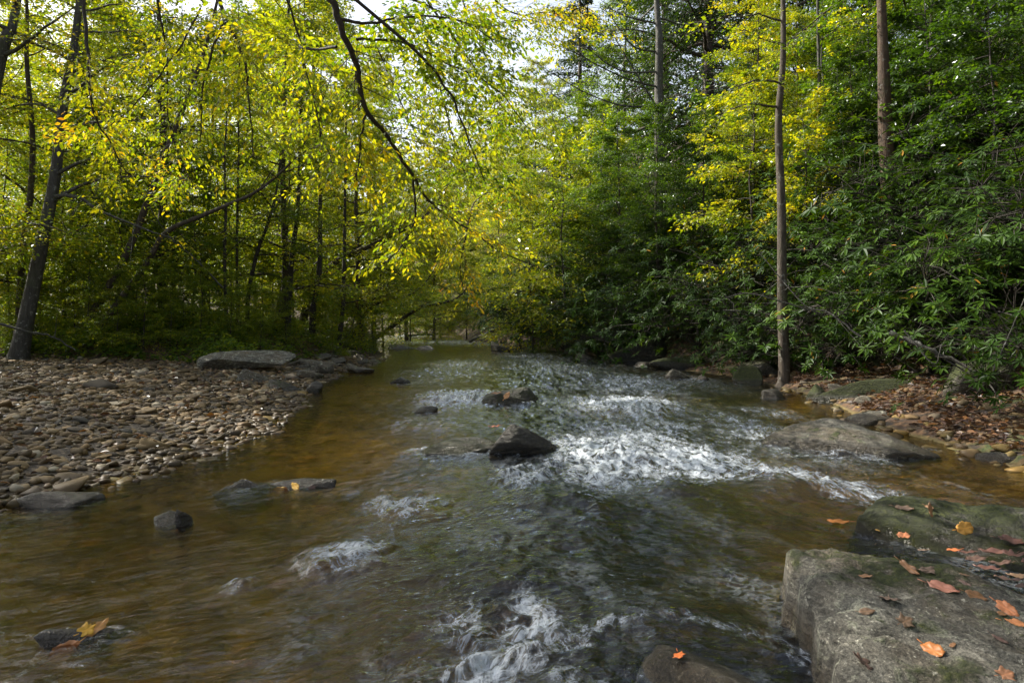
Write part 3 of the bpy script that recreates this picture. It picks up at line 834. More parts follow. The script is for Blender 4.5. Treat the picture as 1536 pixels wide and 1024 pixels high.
def make_tree(path, r0, crown0, limbs, limb_len, seed, bark, leafmat=None, leaf=0.075, per_twig=34, twigs=9, up=(0.05, 0.55), sub_wood=True,
              six=False, tone=(0.40, 0.10), toplen=0.35, spray=0.42, sides=9, rt=0.12, flat=0.10, tilt=0.55, side_bias=None):
    """path: trunk polyline in local coordinates (base first). Returns trunk mesh (with limbs) and crown mesh."""
    rg = np.random.default_rng(seed)
    path = np.asarray(path, float)
    n = max(10, len(path) * 4)
    P = smooth_path(path, n)
    t = np.linspace(0, 1, n)
    rad = r0 * (1 - (1 - rt) * t) * (1 + 0.55 * np.exp(-t * n * 0.9))
    g = Geo(); g.tube(P, rad, sides)
    tw_s = []; tw_e = []; tw_n = []
    for k in range(limbs):
        u = crown0 + (1 - crown0) * ((k + rg.random()) / limbs) * 0.97
        i = min(int(u * (n - 1)), n - 2); b0 = P[i] + (P[i + 1] - P[i]) * (u * (n - 1) - i)
        az = k * 2.399 + rg.normal() * 0.5
        if side_bias is not None and rg.random() < 0.6:
            az = side_bias + rg.normal() * 0.6
        el = rg.uniform(*up) + 0.5 * max(0, (u - 0.75)) * 2
        ln = limb_len * (1 - (1 - toplen) * (u - crown0) / (1 - crown0 + 1e-6)) * rg.uniform(0.65, 1.2)
        m = 7
        d = np.array([math.cos(az) * math.cos(el), math.sin(az) * math.cos(el), math.sin(el)])
        pts_ = [b0]
        for q in range(m):
            d = d + rg.normal(size=3) * 0.16 + np.array([0, 0, -0.06])
            d /= np.linalg.norm(d)
            pts_.append(pts_[-1] + d * ln / m)
        pts_ = np.array(pts_)
        rl = max(0.012, rad[i] * 0.42)
        g.tube(pts_, np.linspace(rl, rl * 0.18, m + 1), 5)
        for w in range(twigs):
            s = 0.18 + 0.82 * (w + rg.random()) / twigs
            f_ = s * m; j = min(int(f_), m - 1)
            a = pts_[j] + (pts_[j + 1] - pts_[j]) * (f_ - j)
            dd = pts_[j + 1] - pts_[j]; dd /= np.linalg.norm(dd)
            side = np.cross(dd, [0, 0, 1.0]) * (1 if w % 2 else -1)
            dr_ = dd * rg.uniform(0.2, 0.9) + side * rg.uniform(0.5, 1.1) + np.array([0, 0, rg.normal() * 0.22 - 0.05])
            dr_ /= np.linalg.norm(dr_)
            tl = ln * rg.uniform(0.22, 0.42)
            e = a + dr_ * tl
            tw_s.append(a); tw_e.append(e); tw_n.append(rg.uniform(0.4, 1.3))
            if sub_wood:
                mid = (a + e) / 2 + np.array([0, 0, 0.03 * tl])
                g.tube(np.array([a, mid, e]), np.array([rl * 0.22, rl * 0.14, 0.004]), 3)
    trunk_me = g.mesh('trunk', bark)
    A = np.array(tw_s); E = np.array(tw_e)
    cnt = np.maximum(3, (per_twig * np.array(tw_n)).astype(int))
    idx = np.repeat(np.arange(len(A)), cnt)
    N = len(idx)
    u = rg.random(N) ** 0.8
    base = A[idx] + (E[idx] - A[idx]) * (0.1 + 1.0 * u)[:, None]
    tl = np.linalg.norm(E - A, axis=1)[idx]
    dirn = (E - A)[idx] / tl[:, None]
    side = np.cross(dirn, [0, 0, 1.0]); side /= np.linalg.norm(side, axis=1)[:, None] + 1e-9
    sg = rg.choice([-1, 1], N)
    lat = np.abs(rg.normal(size=N)) * spray * 0.55 * tl
    base = base + side * (sg * lat)[:, None] + rg.normal(size=(N, 3)) * np.array([0.05, 0.05, flat]) * np.clip(tl, 0.3, 2)[:, None]
    base[:, 2] -= 0.12 * lat + 0.10 * u * tl
    D = dirn * 0.7 + side * sg[:, None] * 0.8 + rg.normal(size=(N, 3)) * 0.35 + np.array([0, 0, -0.25])
    Nn = np.array([0, 0, 1.0]) + rg.normal(size=(N, 3)) * tilt
    L = leaf * rg.uniform(0.45, 1.35, N); W = L * rg.uniform(0.45, 0.62, N)
    V, Fc, k = leaf_mesh_arrays(base, D, Nn, L, W, 0.25, six)
    tn = rg.normal(size=len(A))[idx] * tone[1] * 0.8 + rg.normal(size=N) * tone[1] + tone[0]
    crown_me = mesh_np('crown', V, Fc, leafmat or M_LEAF, {'tone': np.repeat(np.clip(tn, 0, 1), k)}, smooth=False)
    return trunk_me, crown_me


def wobble_path(H, seed, lean=0.0, n=8, amp=0.02):
    rg = np.random.default_rng(seed)
    z = np.linspace(0, H, n)
    x = np.cumsum(rg.normal(size=n)) * amp * H / 4 + lean * z; y = np.cumsum(rg.normal(size=n)) * amp * H / 4
    x -= x[0]; y -= y[0]
    return np.stack([x, y, z], 1)


protos = {}
for k in range(4):
    protos['broad%d' % k] = make_tree(wobble_path(15, 60 + k), 0.15, 0.10, 58, 4.2, 160 + k, M_BARK, leaf=0.105, per_twig=95, twigs=12, tone=(0.40, 0.075), up=(0.0, 0.6))
for k in range(3):
    protos['sapling%d' % k] = make_tree(wobble_path(5.5, 80 + k, amp=0.03), 0.04, 0.10, 34, 1.9, 180 + k, M_TWIG, leaf=0.085, per_twig=42, twigs=9, tone=(0.40, 0.075), up=(-0.1, 0.5))
for k in range(2):
    protos['hemlock%d' % k] = make_tree(wobble_path(20, 95 + k, amp=0.006), 0.24, 0.08, 90, 4.2, 195 + k, M_BARK, M_NEEDLE, leaf=0.12, per_twig=70, twigs=12, up=(-0.25, 0.15), toplen=0.12, flat=0.05)


def plant_tree(proto, x, y, s, rz, tone, label, name='broadleaf_tree', group=None, cat='tree', sink=0.08, tint=None):
    tm, cm = protos[proto]
    t = thing(name, label, cat, (x, y, gz(x, y) - sink), group, rz, s)
    link('trunk', tm, t)
    c = link('crown', cm, t)
    c.color = (0.5 + tone, 0, 0, 1)
    return t


def px_x(px, Y): return (px - 768.0) / F * Y


# --- left forest: (px, depth, proto, scale, tone, label)
left_trees = [
    (-120, 14.5, 'broad0', 0.95, 0.20, 'yellow broadleaf leaning in from the left frame edge'),
    (140, 21.0, 'broad1', 1.0, 0.17, 'golden-yellow tree spreading behind the big leaning grey trunk'),
    (250, 19.0, 'broad3', 0.85, 0.12, 'yellow-green tree above the leaning mossy log'),
    (420, 20.5, 'broad1', 0.85, 0.16, 'yellow tree over the cluster of thin stems'),
    (480, 27.0, 'broad2', 1.05, 0.17, 'yellow crown behind the overhanging branch'),
    (545, 24.0, 'broad3', 0.75, 0.20, 'golden small tree arching over the left bank bend'),
    (400, 36.0, 'broad3', 1.3, 0.12, 'distant yellow-green tree between the thin stems'),
    (560, 38.0, 'broad0', 1.0, 0.10, 'olive tree on the outside of the far bend'),
]
for k, (px, Y, pr, s, tn, lb) in enumerate(left_trees):
    plant_tree(pr, px_x(px, Y), Y, s, k * 1.7, tn - 0.10, lb, 'broadleaf_tree', 'trees of the left bank forest')
# deep background rows, nothing tells them apart
bg = [(0, 47), (70, 58), (150, 50), (225, 60), (310, 54), (400, 50), (470, 60), (545, 56)]
for k, (px, Y) in enumerate(bg):
    plant_tree('broad%d' % (k % 4), px_x(px, Y), Y, 1.35 + 0.1 * (k % 3), k * 2.1, 0.08 + 0.05 * (k % 3), 'one of many hazy yellow-green trees deep behind the left bank', 'broadleaf_tree', 'deep background trees behind the left bank')
# unseen trees added left of the frame to shade the stream
for k, (x, y) in enumerate(((-17, 6), (-20, 12))):
    plant_tree('broad%d' % (k % 4), x, y, 1.25, k * 1.3, 0.1, 'unseen leafy tree added beyond the gravel bar to shade the stream', 'broadleaf_tree', 'unseen shade trees added beyond the left frame edge')

saps = [(15, 16.5, 1.0, 0.02), (95, 18.0, 1.15, 0.0), (180, 17.0, 0.9, -0.04), (230, 20.5, 1.2, 0.04), (290, 17.6, 0.85, -0.03), (345, 24.0, 1.0, 0.04),
        (385, 26, 0.9, 0.06), (440, 25.5, 1.0, 0.16), (490, 26.0, 0.9, 0.05), (540, 28.0, 1.1, 0.06), (130, 24.0, 1.3, 0.06), (300, 28.0, 1.5, 0.05), (420, 30.0, 1.5, 0.10),
        (575, 34.0, 1.2, 0.05), (40, 21, 1.3, 0.05), (615, 46.0, 1.4, 0.05), (510, 32.0, 1.2, 0.08), (160, 30, 1.6, 0.12), (250, 36, 1.9, 0.14), (350, 34, 1.7, 0.12), (460, 38, 1.9, 0.16), (60, 34, 1.8, 0.14), (-20, 24, 1.3, 0.06)]
for k, (px, Y, s, tn) in enumerate(saps):
    plant_tree('sapling%d' % (k % 3), px_x(px, Y), Y, s, k * 1.1, tn - 0.02, 'slim leafy sapling in the green understory of the left bank', 'sapling', 'saplings of the left bank understory')

shr = [(130, 15.2, .6), (175, 15.0, .55), (215, 15.3, .6), (30, 15.2, .6), (255, 15.4, .5), (300, 15.6, .5), (345, 15.9, .45), (390, 16.6, .45), (10, 15.6, .55), (60, 16.4, .6), (110, 15.8, .5), (150, 17.2, .7), (205, 16.2, .55), (240, 17.6, .7), (275, 16.4, .5), (315, 18.2, .65), (360, 17.0, .5), (395, 19.4, .65), (430, 18.2, .5),
       (465, 20.5, .6), (500, 19.5, .45), (530, 22.5, .55), (180, 20.0, .8), (80, 20.5, .8), (340, 22, .8), (-30, 17, .7), (560, 26, .55), (410, 23, .75)]
for k, (px, Y, s) in enumerate(shr):
    plant_tree('sapling%d' % ((k + 1) % 3), px_x(px, Y), Y, s * 0.72, k * 1.9, 0.03, 'knee to head high green shrub in the dim undergrowth behind the gravel bar', 'leafy_shrub', 'green shrubs behind the gravel bar', 'shrub')

# --- far end of the valley
far = [(640, 66, 'broad0', 0.85, 0.08, 'far yellow-green tree closing the view up the stream'), (700, 62, 'broad1', 0.70, 0.06, 'far rounded tree right of the distant riffle'),
       (745, 55, 'broad2', 0.72, 0.02, 'far green tree leaning over the water bend'), (590, 72, 'broad3', 1.0, 0.08, 'far tree left of the bright sky gap'),
       (790, 48, 'broad3', 0.75, 0.05, 'yellow-tipped tree at the right of the bend'), (660, 90, 'broad1', 1.0, 0.06, 'hazy tree farthest up the valley'),
       (720, 95, 'broad2', 1.0, 0.04, 'hazy green tree under the sky gap'), (780, 85, 'broad0', 1.1, 0.02, 'hazy tree far up the right slope')]
for k, (px, Y, pr, s, tn, lb) in enumerate(far):
    plant_tree(pr, px_x(px, Y), Y, s, k * 0.9 + 0.4, tn, lb, 'broadleaf_tree', 'trees up the valley')
for k, (px, Y, sc_) in enumerate(((610, 50, 0.95), (650, 48, 0.8), (690, 74, 1.15), (735, 70, 1.15), (620, 80, 1.3), (765, 62, 1.0), (700, 110, 1.5), (650, 120, 1.6), (745, 115, 1.5), (590, 110, 1.6), (800, 105, 1.6))):
    plant_tree('broad%d' % (k % 4), px_x(px, Y), Y, sc_, k * 1.31 + 2, 0.12, 'one of the pale yellow-green trees massed where the valley closes', 'broadleaf_tree', 'massed trees at the valley end')
for k, (px, Y, s) in enumerate(((600, 62, 1.7), (640, 66, 1.8), (675, 64, 1.7), (660, 58, 1.5), (700, 50, 1.3), (740, 44, 1.1), (775, 38, 1.1), (815, 33, 1.0))):
    plant_tree('sapling%d' % (k % 3), px_x(px, Y), Y, s, k, 0.02, 'leafy young tree overhanging the right side of the far bend', 'sapling', 'saplings of the far right bank')

# --- right slope
right_trees = [
    (835, 36, 'broad1', 0.85, 0.04, 'yellow-green tree over the bend on the right bank', 'broadleaf_tree'),
    (880, 30, 'broad2', 0.70, -0.08, 'green tree left of the grey mottled trunk', 'broadleaf_tree'),
    (930, 40, 'broad0', 1.1, -0.12, 'green crown behind the bare branches of the mottled trunk', 'broadleaf_tree'),
    (1060, 34, 'hemlock0', 1.05, 0.0, 'dark hemlock with a straight black trunk on the right slope', 'hemlock_tree'),
    (1130, 42, 'hemlock1', 1.1, 0.0, 'second dark hemlock farther up the right slope', 'hemlock_tree'),
    (1000, 52, 'hemlock0', 1.2, 0.0, 'distant hemlock showing sky through its boughs', 'hemlock_tree'),
    (1250, 30, 'hemlock1', 0.9, 0.0, 'shaded hemlock behind the twin stems', 'hemlock_tree'),
    (1140, 21, 'broad3', 0.62, 0.10, 'bright lime-yellow tree sunlit behind the slender trunk', 'broadleaf_tree'),
    (1190, 25, 'broad1', 0.62, 0.05, 'sunlit green tree between slender trunk and twin stems', 'broadleaf_tree'),
    (1300, 24, 'broad2', 0.70, -0.20, 'green tree behind the red-brown trunk', 'broadleaf_tree'),
    (1420, 22, 'broad0', 0.8, -0.28, 'deep green tree on the upper right slope', 'broadleaf_tree'),
    (1520, 26, 'broad3', 0.9, -0.28, 'green tree at the top right corner of the slope', 'broadleaf_tree'),
    (1600, 15, 'broad1', 0.7, -0.28, 'green tree leaning in from the right frame edge', 'broadleaf_tree'),
    (1380, 36, 'hemlock0', 1.0, 0.0, 'tall hemlock high behind the red-brown trunk', 'hemlock_tree'),
    (870, 60, 'hemlock1', 1.0, 0.0, 'pale far hemlock right of the sky gap', 'hemlock_tree'),
]
for k, (px, Y, pr, s, tn, lb, nm) in enumerate(right_trees):
    plant_tree(pr, px_x(px, Y), Y, s * (1.5 if 'hemlock' in pr else 1), k * 1.9 + 0.3, tn, lb, nm, 'trees of the right slope')


for k, (x, y, sc_) in enumerate(((13, 5.5, 1.2), (11, -1, 1.0), (18, 0, 1.2), (7, -7, 1.1), (12, -10, 1.2), (3, -13, 1.2))):  # unseen trees added right and behind to shade stream and bank from the sky
    plant_tree('broad%d' % (k % 4), x, y, sc_, k * 1.1 + 0.5, -0.1, 'unseen leafy green tree added right of or behind the camera for shade', 'broadleaf_tree', 'unseen shade trees added right of and behind the camera')
for k, (px, Y, sc_, tn, lb) in enumerate((
        (800, 27, 1.25, 0.13, 'yellow-tipped sapling arching over the right waterline upstream'), (850, 25, 1.5, 0.08, 'bright green sapling left of the bare boughs'), (905, 27, 1.7, 0.06, 'sapling under the bare boughs'),
        (1130, 18.5, 1.25, 0.12, 'sunlit lime sapling left of the slender trunk'), (1215, 16.5, 1.0, 0.16, 'golden sapling between slender trunk and twin stems'), (1260, 19, 1.3, -0.06, 'sapling right of the twin stems'),
        (1300, 17, 1.3, -0.2, 'green sapling by the red-brown trunk'), (1400, 15, 1.2, -0.3, 'deep green sapling above the right thicket'), (1490, 13, 1.1, -0.3, 'deep green sapling near the right frame edge'),
        (780, 34, 1.4, 0.12, 'yellow sapling leaning over the far bend'))):
    plant_tree('sapling%d' % (k % 3), px_x(px, Y), Y, sc_, k * 2.2, tn - 0.02, lb, 'sapling', 'saplings of the right bank')
for k, (px, Y, sc_, tn, lb) in enumerate((
        (985, 21.0, 0.50, -0.22, 'dense dark green tree covering the foot of the mottled trunk'), (935, 23.5, 0.55, -0.20, 'dense green tree left of the mottled trunk'), (1050, 20.5, 0.46, -0.26, 'dense dark tree below the first hemlock'),
        (885, 26.0, 0.50, -0.14, 'rounded green tree at the edge of the right bank wall'), (1105, 24.0, 0.50, -0.20, 'green tree just left of the slender trunk'), (1285, 16.5, 0.42, -0.24, 'bushy dark green tree between twin stems and red-brown trunk'),
        (1390, 17.0, 0.55, -0.26, 'bushy dark green tree right of the red-brown trunk'), (1490, 17.0, 0.60, -0.27, 'bushy dark green tree toward the right frame edge'))):
    plant_tree('broad%d' % ((k + 2) % 4), px_x(px, Y), Y, sc_, k * 1.6 + 1, tn, lb, 'broadleaf_tree', 'green wall of the right bank')


# --- trees with hand-set trunks (photo pixels at one depth)
def trunk_tree(name, label, pts_px, Y, r0, crown_above, seed, bark, tone, limbs=20, limb_len=2.8, per_twig=46, group=None, leaf=0.085, lean_y=0.0, up=(0.0, 0.6), crown=True, twigs=8, extra_h=9.5, side_bias=None):
    tone -= 0.08
    P = np.array([pix(px, py, Y) for px, py in pts_px])
    base = np.array([P[0][0], Y, gz(P[0][0], Y) - 0.1])
    if P[0][2] > base[2] + 0.05:
        d0 = (P[1] - P[0]) / np.linalg.norm(P[1] - P[0])
        base = P[0] - d0 * ((P[0][2] - base[2]) / max(d0[2], 0.35)); base[2] = gz(base[0], Y) - 0.1
        P = np.vstack([base, P])
    else:
        P[0] = base
    d = P[-1] - P[-2]; d /= np.linalg.norm(d)
    d = d * 0.6 + np.array([0, 0, 0.4]); d /= np.linalg.norm(d)
    if extra_h:
        P = np.vstack([P, P[-1] + d * extra_h * 0.5, P[-1] + (d + np.array([0, 0, .2])) * extra_h])
    rgw = np.random.default_rng(seed + 5)
    P = smooth_path(P - base, max(len(P), 9))
    P[1:, 0] += rgw.normal(size=len(P) - 1) * 0.014; P[1:, 1] += rgw.normal(size=len(P) - 1) * 0.05
    P[:, 1] += lean_y * P[:, 2]
    tm, cm = make_tree(P, r0, crown_above, limbs, limb_len, seed, bark, leaf=leaf, per_twig=per_twig, up=up, twigs=twigs, tone=(0.40, 0.10), sides=12, side_bias=side_bias)
    t = thing(name, label, 'tree', base, group)
    link('trunk', tm, t)
    if crown:
        c = link('crown', cm, t); c.color = (0.5 + tone, 0, 0, 1)
    return t


trunk_tree('beech_tree', 'big grey trunk leaning right at far left with pale patches', [(50, 425), (75, 300), (100, 150), (120, 0)], 14.5, 0.165, 0.30, 401, M_BARK_GREY, 0.18, limbs=18, limb_len=3.0, lean_y=0.0, side_bias=0.2)
trunk_tree('beech_tree', 'straight grey trunk just behind the big leaning one', [(112, 330), (118, 200), (121, 0)], 18.5, 0.17, 0.32, 402, M_BARK_GREY, 0.20, limbs=14, side_bias=0.3)
trunk_tree('beech_tree', 'thin dark crooked trunk left of the big leaning one', [(40, 360), (48, 260), (46, 160), (38, 40), (42, 0)], 15.5, 0.085, 0.34, 403, M_BARK, 0.2, limbs=14, limb_len=2.0)
trunk_tree('beech_tree', 'pale trunk cut by the top left corner of the frame', [(-25, 260), (-5, 130), (12, 50), (24, 0)], 13.5, 0.17, 0.4, 404, M_BARK_GREY, 0.2, limbs=12)
trunk_tree('beech_tree', 'dark trunk leaning right over the left bank', [(140, 470), (190, 380), (240, 255), (275, 160), (300, 90), (325, 20)], 16.0, 0.105, 0.42, 405, M_BARK, 0.14, limbs=16, extra_h=5)
trunk_tree('beech_tree', 'mossy arched trunk reaching right above the thin stems', [(215, 400), (250, 350), (300, 325), (345, 306), (390, 285), (440, 240)], 15.5, 0.075, 0.62, 406, M_BARK, 0.16, limbs=9, limb_len=1.8, extra_h=2.0)
trunk_tree('beech_tree', 'curved limb-like tree stretching right over the far water', [(455, 480), (470, 430), (505, 390), (555, 370), (600, 347), (640, 322)], 23.0, 0.15, 0.5, 407, M_BARK, 0.2, limbs=10, limb_len=2.0, extra_h=2.5)
thin = [('slim pole-straight stem nearest the arched trunk', [(338, 470), (338, 300)], 17.5, 0.06), ('thin twin-looking dark stem in the left thicket', [(354, 475), (357, 290)], 18.5, 0.055),
        ('stem leaning right in the middle of the thin cluster', [(372, 485), (380, 400), (405, 330), (420, 260)], 19.0, 0.075), ('stout dark stem of the thin cluster', [(432, 490), (436, 400), (446, 320), (450, 240)], 20.0, 0.11),
        ('leaning stem right of the stout dark stem', [(410, 490), (425, 420), (432, 330)], 21.0, 0.07), ('dark stem beside the yellow sprays of the left bank', [(468, 478), (478, 400), (480, 310)], 20.5, 0.12),
        ('rightmost upright stem before the stream bend', [(508, 500), (515, 440), (518, 300)], 22.0, 0.10), ('slanting stem low over the far left waterline', [(532, 500), (548, 470), (580, 450), (620, 440)], 26.0, 0.08),
        ('thin dark stem behind the dark leaning trunk', [(258, 480), (262, 380), (268, 240)], 20.0, 0.09), ('stem rising behind the mossy arched trunk', [(305, 480), (310, 380), (318, 230)], 21.0, 0.08),
        ('low slanted trunk bowing over the distant water', [(575, 500), (600, 480), (635, 460), (680, 450)], 34.0, 0.13)]
for k, (lb, pp, Y, r) in enumerate(thin):
    trunk_tree('young_tree', lb, pp, Y, r, 0.34, 420 + k, M_TWIG, 0.12 + 0.03 * (k % 3), limbs=12, limb_len=1.7, per_twig=20, extra_h=4.5 if k not in (7, 10) else 1.5, group='thin stems of the left bank', twigs=7)

trunk_tree('slender_tree', 'slender brown tree standing on the right bank by the water', [(1174, 541), (1172, 400), (1170, 250), (1170, 120), (1173, 0)], 12.6, 0.115, 0.52, 441, M_BARK, 0.16, limbs=10, limb_len=2.2, per_twig=22, side_bias=3.0)
trunk_tree('mottled_tree', 'tall grey mottled trunk with bare side branches on the right slope', [(990, 260), (989, 160), (988, 60), (985, 0)], 23.0, 0.22, 0.6, 442, M_BARK_GREY, 0.0, limbs=10, per_twig=16)
trunk_tree('oak_tree', 'thick red-brown trunk rising from the rhododendron slope', [(1332, 240), (1328, 120), (1323, 0)], 15.0, 0.20, 0.6, 443, M_BARK_RED, -0.08, limbs=10)
trunk_tree('young_tree', 'left one of the twin pale stems behind the slender tree', [(1228, 330), (1226, 180), (1228, 60), (1226, 0)], 17.0, 0.065, 0.45, 444, M_BARK_GREY, 0.14, limbs=9, limb_len=1.7)
trunk_tree('young_tree', 'right one of the twin pale stems with a cut top', [(1238, 330), (1236, 180), (1234, 42)], 17.3, 0.075, 0.4, 445, M_BARK_GREY, 0.16, limbs=6, limb_len=1.6, extra_h=0)

# bare branches of the mottled tree (a thing: dead boughs are part of it) -> child parts
mott = [o for o in bpy.data.objects if o.name.startswith('mottled_tree')][0]
for pp in ([(985, 108), (940, 108), (905, 92), (870, 60)], [(984, 130), (945, 120), (900, 100), (860, 78), (800, 55)], [(985, 160), (930, 158), (870, 135), (805, 95)],
           [(985, 78), (950, 70), (920, 30), (900, 5)], [(986, 36), (940, 25), (905, 8)], [(988, 165), (960, 120), (930, 70), (905, 30)]):
    g = Geo(); P = smooth_path([pix(px, py, 23.0 - 0.02 * i * 20) for i, (px, py) in enumerate(pp)], 10)
    g.tube(P, np.linspace(0.038, 0.008, 10), 5)
    rg = np.random.default_rng(int(pp[-1][0]))
    for j in range(2, 9):
        for q in range(2):
            e = P[j] + np.array([rg.uniform(-0.9, 0.1), rg.normal() * 0.3, rg.uniform(-0.35, 0.5)])
            g.tube(np.array([P[j], (P[j] + e) / 2 + rg.normal(size=3) * 0.05, e]), np.array([0.012, 0.009, 0.005]), 3)
    link('bough', g.mesh('bough', M_BARK_GREY, off=np.array(mott.location)), mott)


# ------------------------------------------------------------------ overhanging beech above the camera's left
def sprays(g, start_pts, rg, n_side, length, flat_dir=None, rad=0.008):
    out_s = []; out_e = []
    for P in start_pts:
        m = len(P)
        for k in range(n_side):
            u = (0.15 + 0.85 * (k + rg.random()) / n_side) * (m - 1)
            j = min(int(u), m - 2); a = P[j] + (P[j + 1] - P[j]) * (u - j)
            d = P[j + 1] - P[j]; d /= np.linalg.norm(d)
            s = np.cross(d, [0, 0, 1.0]); s /= np.linalg.norm(s) + 1e-6
            dr_ = d * rg.uniform(0.3, 0.9) + s * rg.choice([-1, 1]) * rg.uniform(0.5, 1.2) + np.array([0, 0, rg.normal() * 0.3 - 0.12])
            dr_ /= np.linalg.norm(dr_)
            L = length * rg.uniform(0.5, 1.2)
            e = a + dr_ * L
            g.tube(np.array([a, (a + e) / 2 + np.array([0, 0, 0.04 * L]), e]), np.array([rad, rad * 0.6, 0.002]), 3)
            out_s.append(a); out_e.append(e)
    return np.array(out_s), np.array(out_e)


def spray_leaves(A, E, per, rg, leaf, tone, toneVar=0.1, mat=None):
    cnt = np.maximum(2, (per * rg.uniform(0.4, 1.4, len(A))).astype(int))
    idx = np.repeat(np.arange(len(A)), cnt); N = len(idx)
    u = rg.random(N) ** 0.75
    base = A[idx] + (E - A)[idx] * u[:, None]
    tl = np.linalg.norm(E - A, axis=1)[idx]; dn = (E - A)[idx] / tl[:, None]
    side = np.cross(dn, [0, 0, 1.0]); side /= np.linalg.norm(side, axis=1)[:, None] + 1e-9
    sg = rg.choice([-1, 1], N)
    base = base + side * (sg * np.abs(rg.normal(size=N)) * 0.16 * tl)[:, None] + rg.normal(size=(N, 3)) * 0.03
    D = dn * 0.6 + side * sg[:, None] * 0.8 + rg.normal(size=(N, 3)) * 0.3 + np.array([0, 0, -0.35])
    Nn = np.array([0, 0, 1.0]) + rg.normal(size=(N, 3)) * 0.5
    L = leaf * rg.uniform(0.6, 1.25, N)
    V, Fc, k = leaf_mesh_arrays(base, D, Nn, L, L * rg.uniform(0.42, 0.58, N), 0.25, True, 0.12)
    tn = tone + rg.normal(size=len(A))[idx] * toneVar + rg.normal(size=N) * toneVar * 0.8
    return mesh_np('foliage', V, Fc, mat or M_LEAF, {'tone': np.repeat(np.clip(tn, 0, 1), k)}, smooth=False)


OB = np.array([-8.2, 5.2, gz(-8.2, 5.2) - 0.1])
over = thing('beech_tree', 'beech beyond the left edge whose dark boughs hang over the stream', 'tree', OB)
g = Geo(); g.tube(smooth_path([OB, OB + [0.2, 0.1, 3], OB + [0.5, 0.2, 6], OB + [0.7, 0.3, 10]], 16), np.linspace(0.26, 0.10, 16), 12)
link('trunk', g.mesh('trunk', M_BARK_GREY, OB), over)
boughs = [  # points (px, py, Y), radius at the frame edge, sprays, twig length, tone
    ([(497, 0, 5.2), (515, 50, 5.3), (535, 100, 5.5), (549, 165, 5.7), (585, 210, 6.0), (620, 265, 6.4), (650, 308, 6.9), (705, 345, 7.6), (760, 382, 8.3), (835, 410, 9.0)], 0.029, 44, 0.75, 0.60),
    ([(600, 55, 5.3), (650, 105, 5.6), (685, 160, 6.0), (710, 230, 6.4), (730, 275, 6.7)], 0.014, 30, 0.55, 0.50),
    ([(549, 165, 5.7), (540, 215, 5.8), (535, 270, 5.9)], 0.012, 12, 0.45, 0.62),
    ([(620, 268, 6.4), (622, 330, 6.6), (600, 372, 6.8), (575, 395, 7.0)], 0.012, 14, 0.5, 0.66),
    ([(330, 0, 6.0), (337, 28, 6.0), (365, 85, 6.1), (373, 140, 6.2), (380, 235, 6.3)], 0.020, 26, 0.6, 0.62),
    ([(337, 28, 6.0), (315, 85, 6.2), (302, 150, 6.3), (301, 215, 6.4)], 0.013, 18, 0.5, 0.60),
    ([(126, 0, 6.4), (132, 90, 6.4), (138, 160, 6.5), (165, 215, 6.7), (195, 268, 6.9)], 0.018, 22, 0.6, 0.68),
    ([(305, 5, 6.8), (270, 70, 6.9), (222, 135, 7.0), (170, 185, 7.1), (125, 207, 7.2)], 0.010, 22, 0.5, 0.64),
    ([(505, 70, 5.3), (460, 75, 5.6), (420, 50, 5.8), (380, 60, 6.0)], 0.012, 20, 0.6, 0.58),
    ([(510, 28, 5.25), (560, 35, 5.4), (620, 25, 5.7), (690, 30, 6.1), (740, 60, 6.4)], 0.014, 34, 0.6, 0.46),
    ([(535, 60, 5.4), (600, 62, 5.8), (670, 95, 6.2), (740, 130, 6.6), (790, 190, 7.0)], 0.012, 34, 0.6, 0.52),
    ([(560, -40, 6.5), (640, 10, 7.4), (720, 40, 8.2), (790, 30, 9.0), (860, 50, 9.6)], 0.016, 44, 0.8, 0.56),
    ([(620, -30, 7.0), (690, 70, 8.0), (745, 150, 8.8), (800, 215, 9.6)], 0.014, 44, 0.8, 0.54),
    ([(640, 60, 8.0), (665, 150, 8.6), (690, 240, 9.2), (720, 310, 9.8)], 0.012, 40, 0.8, 0.58),
    ([(700, -40, 8.5), (770, 20, 9.4), (830, 20, 10.0), (900, 45, 10.6)], 0.012, 34, 0.8, 0.72),
    ([(420, -30, 6.5), (450, 60, 7.0), (470, 150, 7.6), (500, 250, 8.2)], 0.012, 36, 0.8, 0.60),
    ([(230, -30, 7.0), (250, 80, 7.6), (255, 190, 8.2), (290, 280, 8.8)], 0.012, 36, 0.8, 0.60),
    ([(590, -30, 9.0), (630, 60, 9.6), (660, 130, 10.2), (700, 200, 11.0)], 0.012, 46, 0.9, 0.52),
    ([(680, -40, 9.5), (715, 60, 10.2), (760, 130, 11.0), (800, 160, 11.8)], 0.012, 46, 0.9, 0.52),
    ([(560, 60, 9.0), (600, 150, 9.8), (640, 230, 10.6), (690, 270, 11.4)], 0.012, 46, 0.9, 0.54),
    ([(700, 345, 7.6), (715, 300, 7.8), (760, 285, 8.0), (800, 300, 8.3)], 0.010, 16, 0.5, 0.60),
    ([(640, 300, 6.9), (700, 330, 8.0), (690, 400, 8.6), (700, 450, 9.0)], 0.010, 16, 0.5, 0.72)]
rg = np.random.default_rng(77)
root_pts = [OB + [0.45, 0.2, 5.6], OB + [0.55, 0.2, 6.6], OB + [0.4, 0.2, 5.0]]
starts = []; ends = []; tns = []; cnts = []
fol_A = []; fol_E = []; fol_t = []
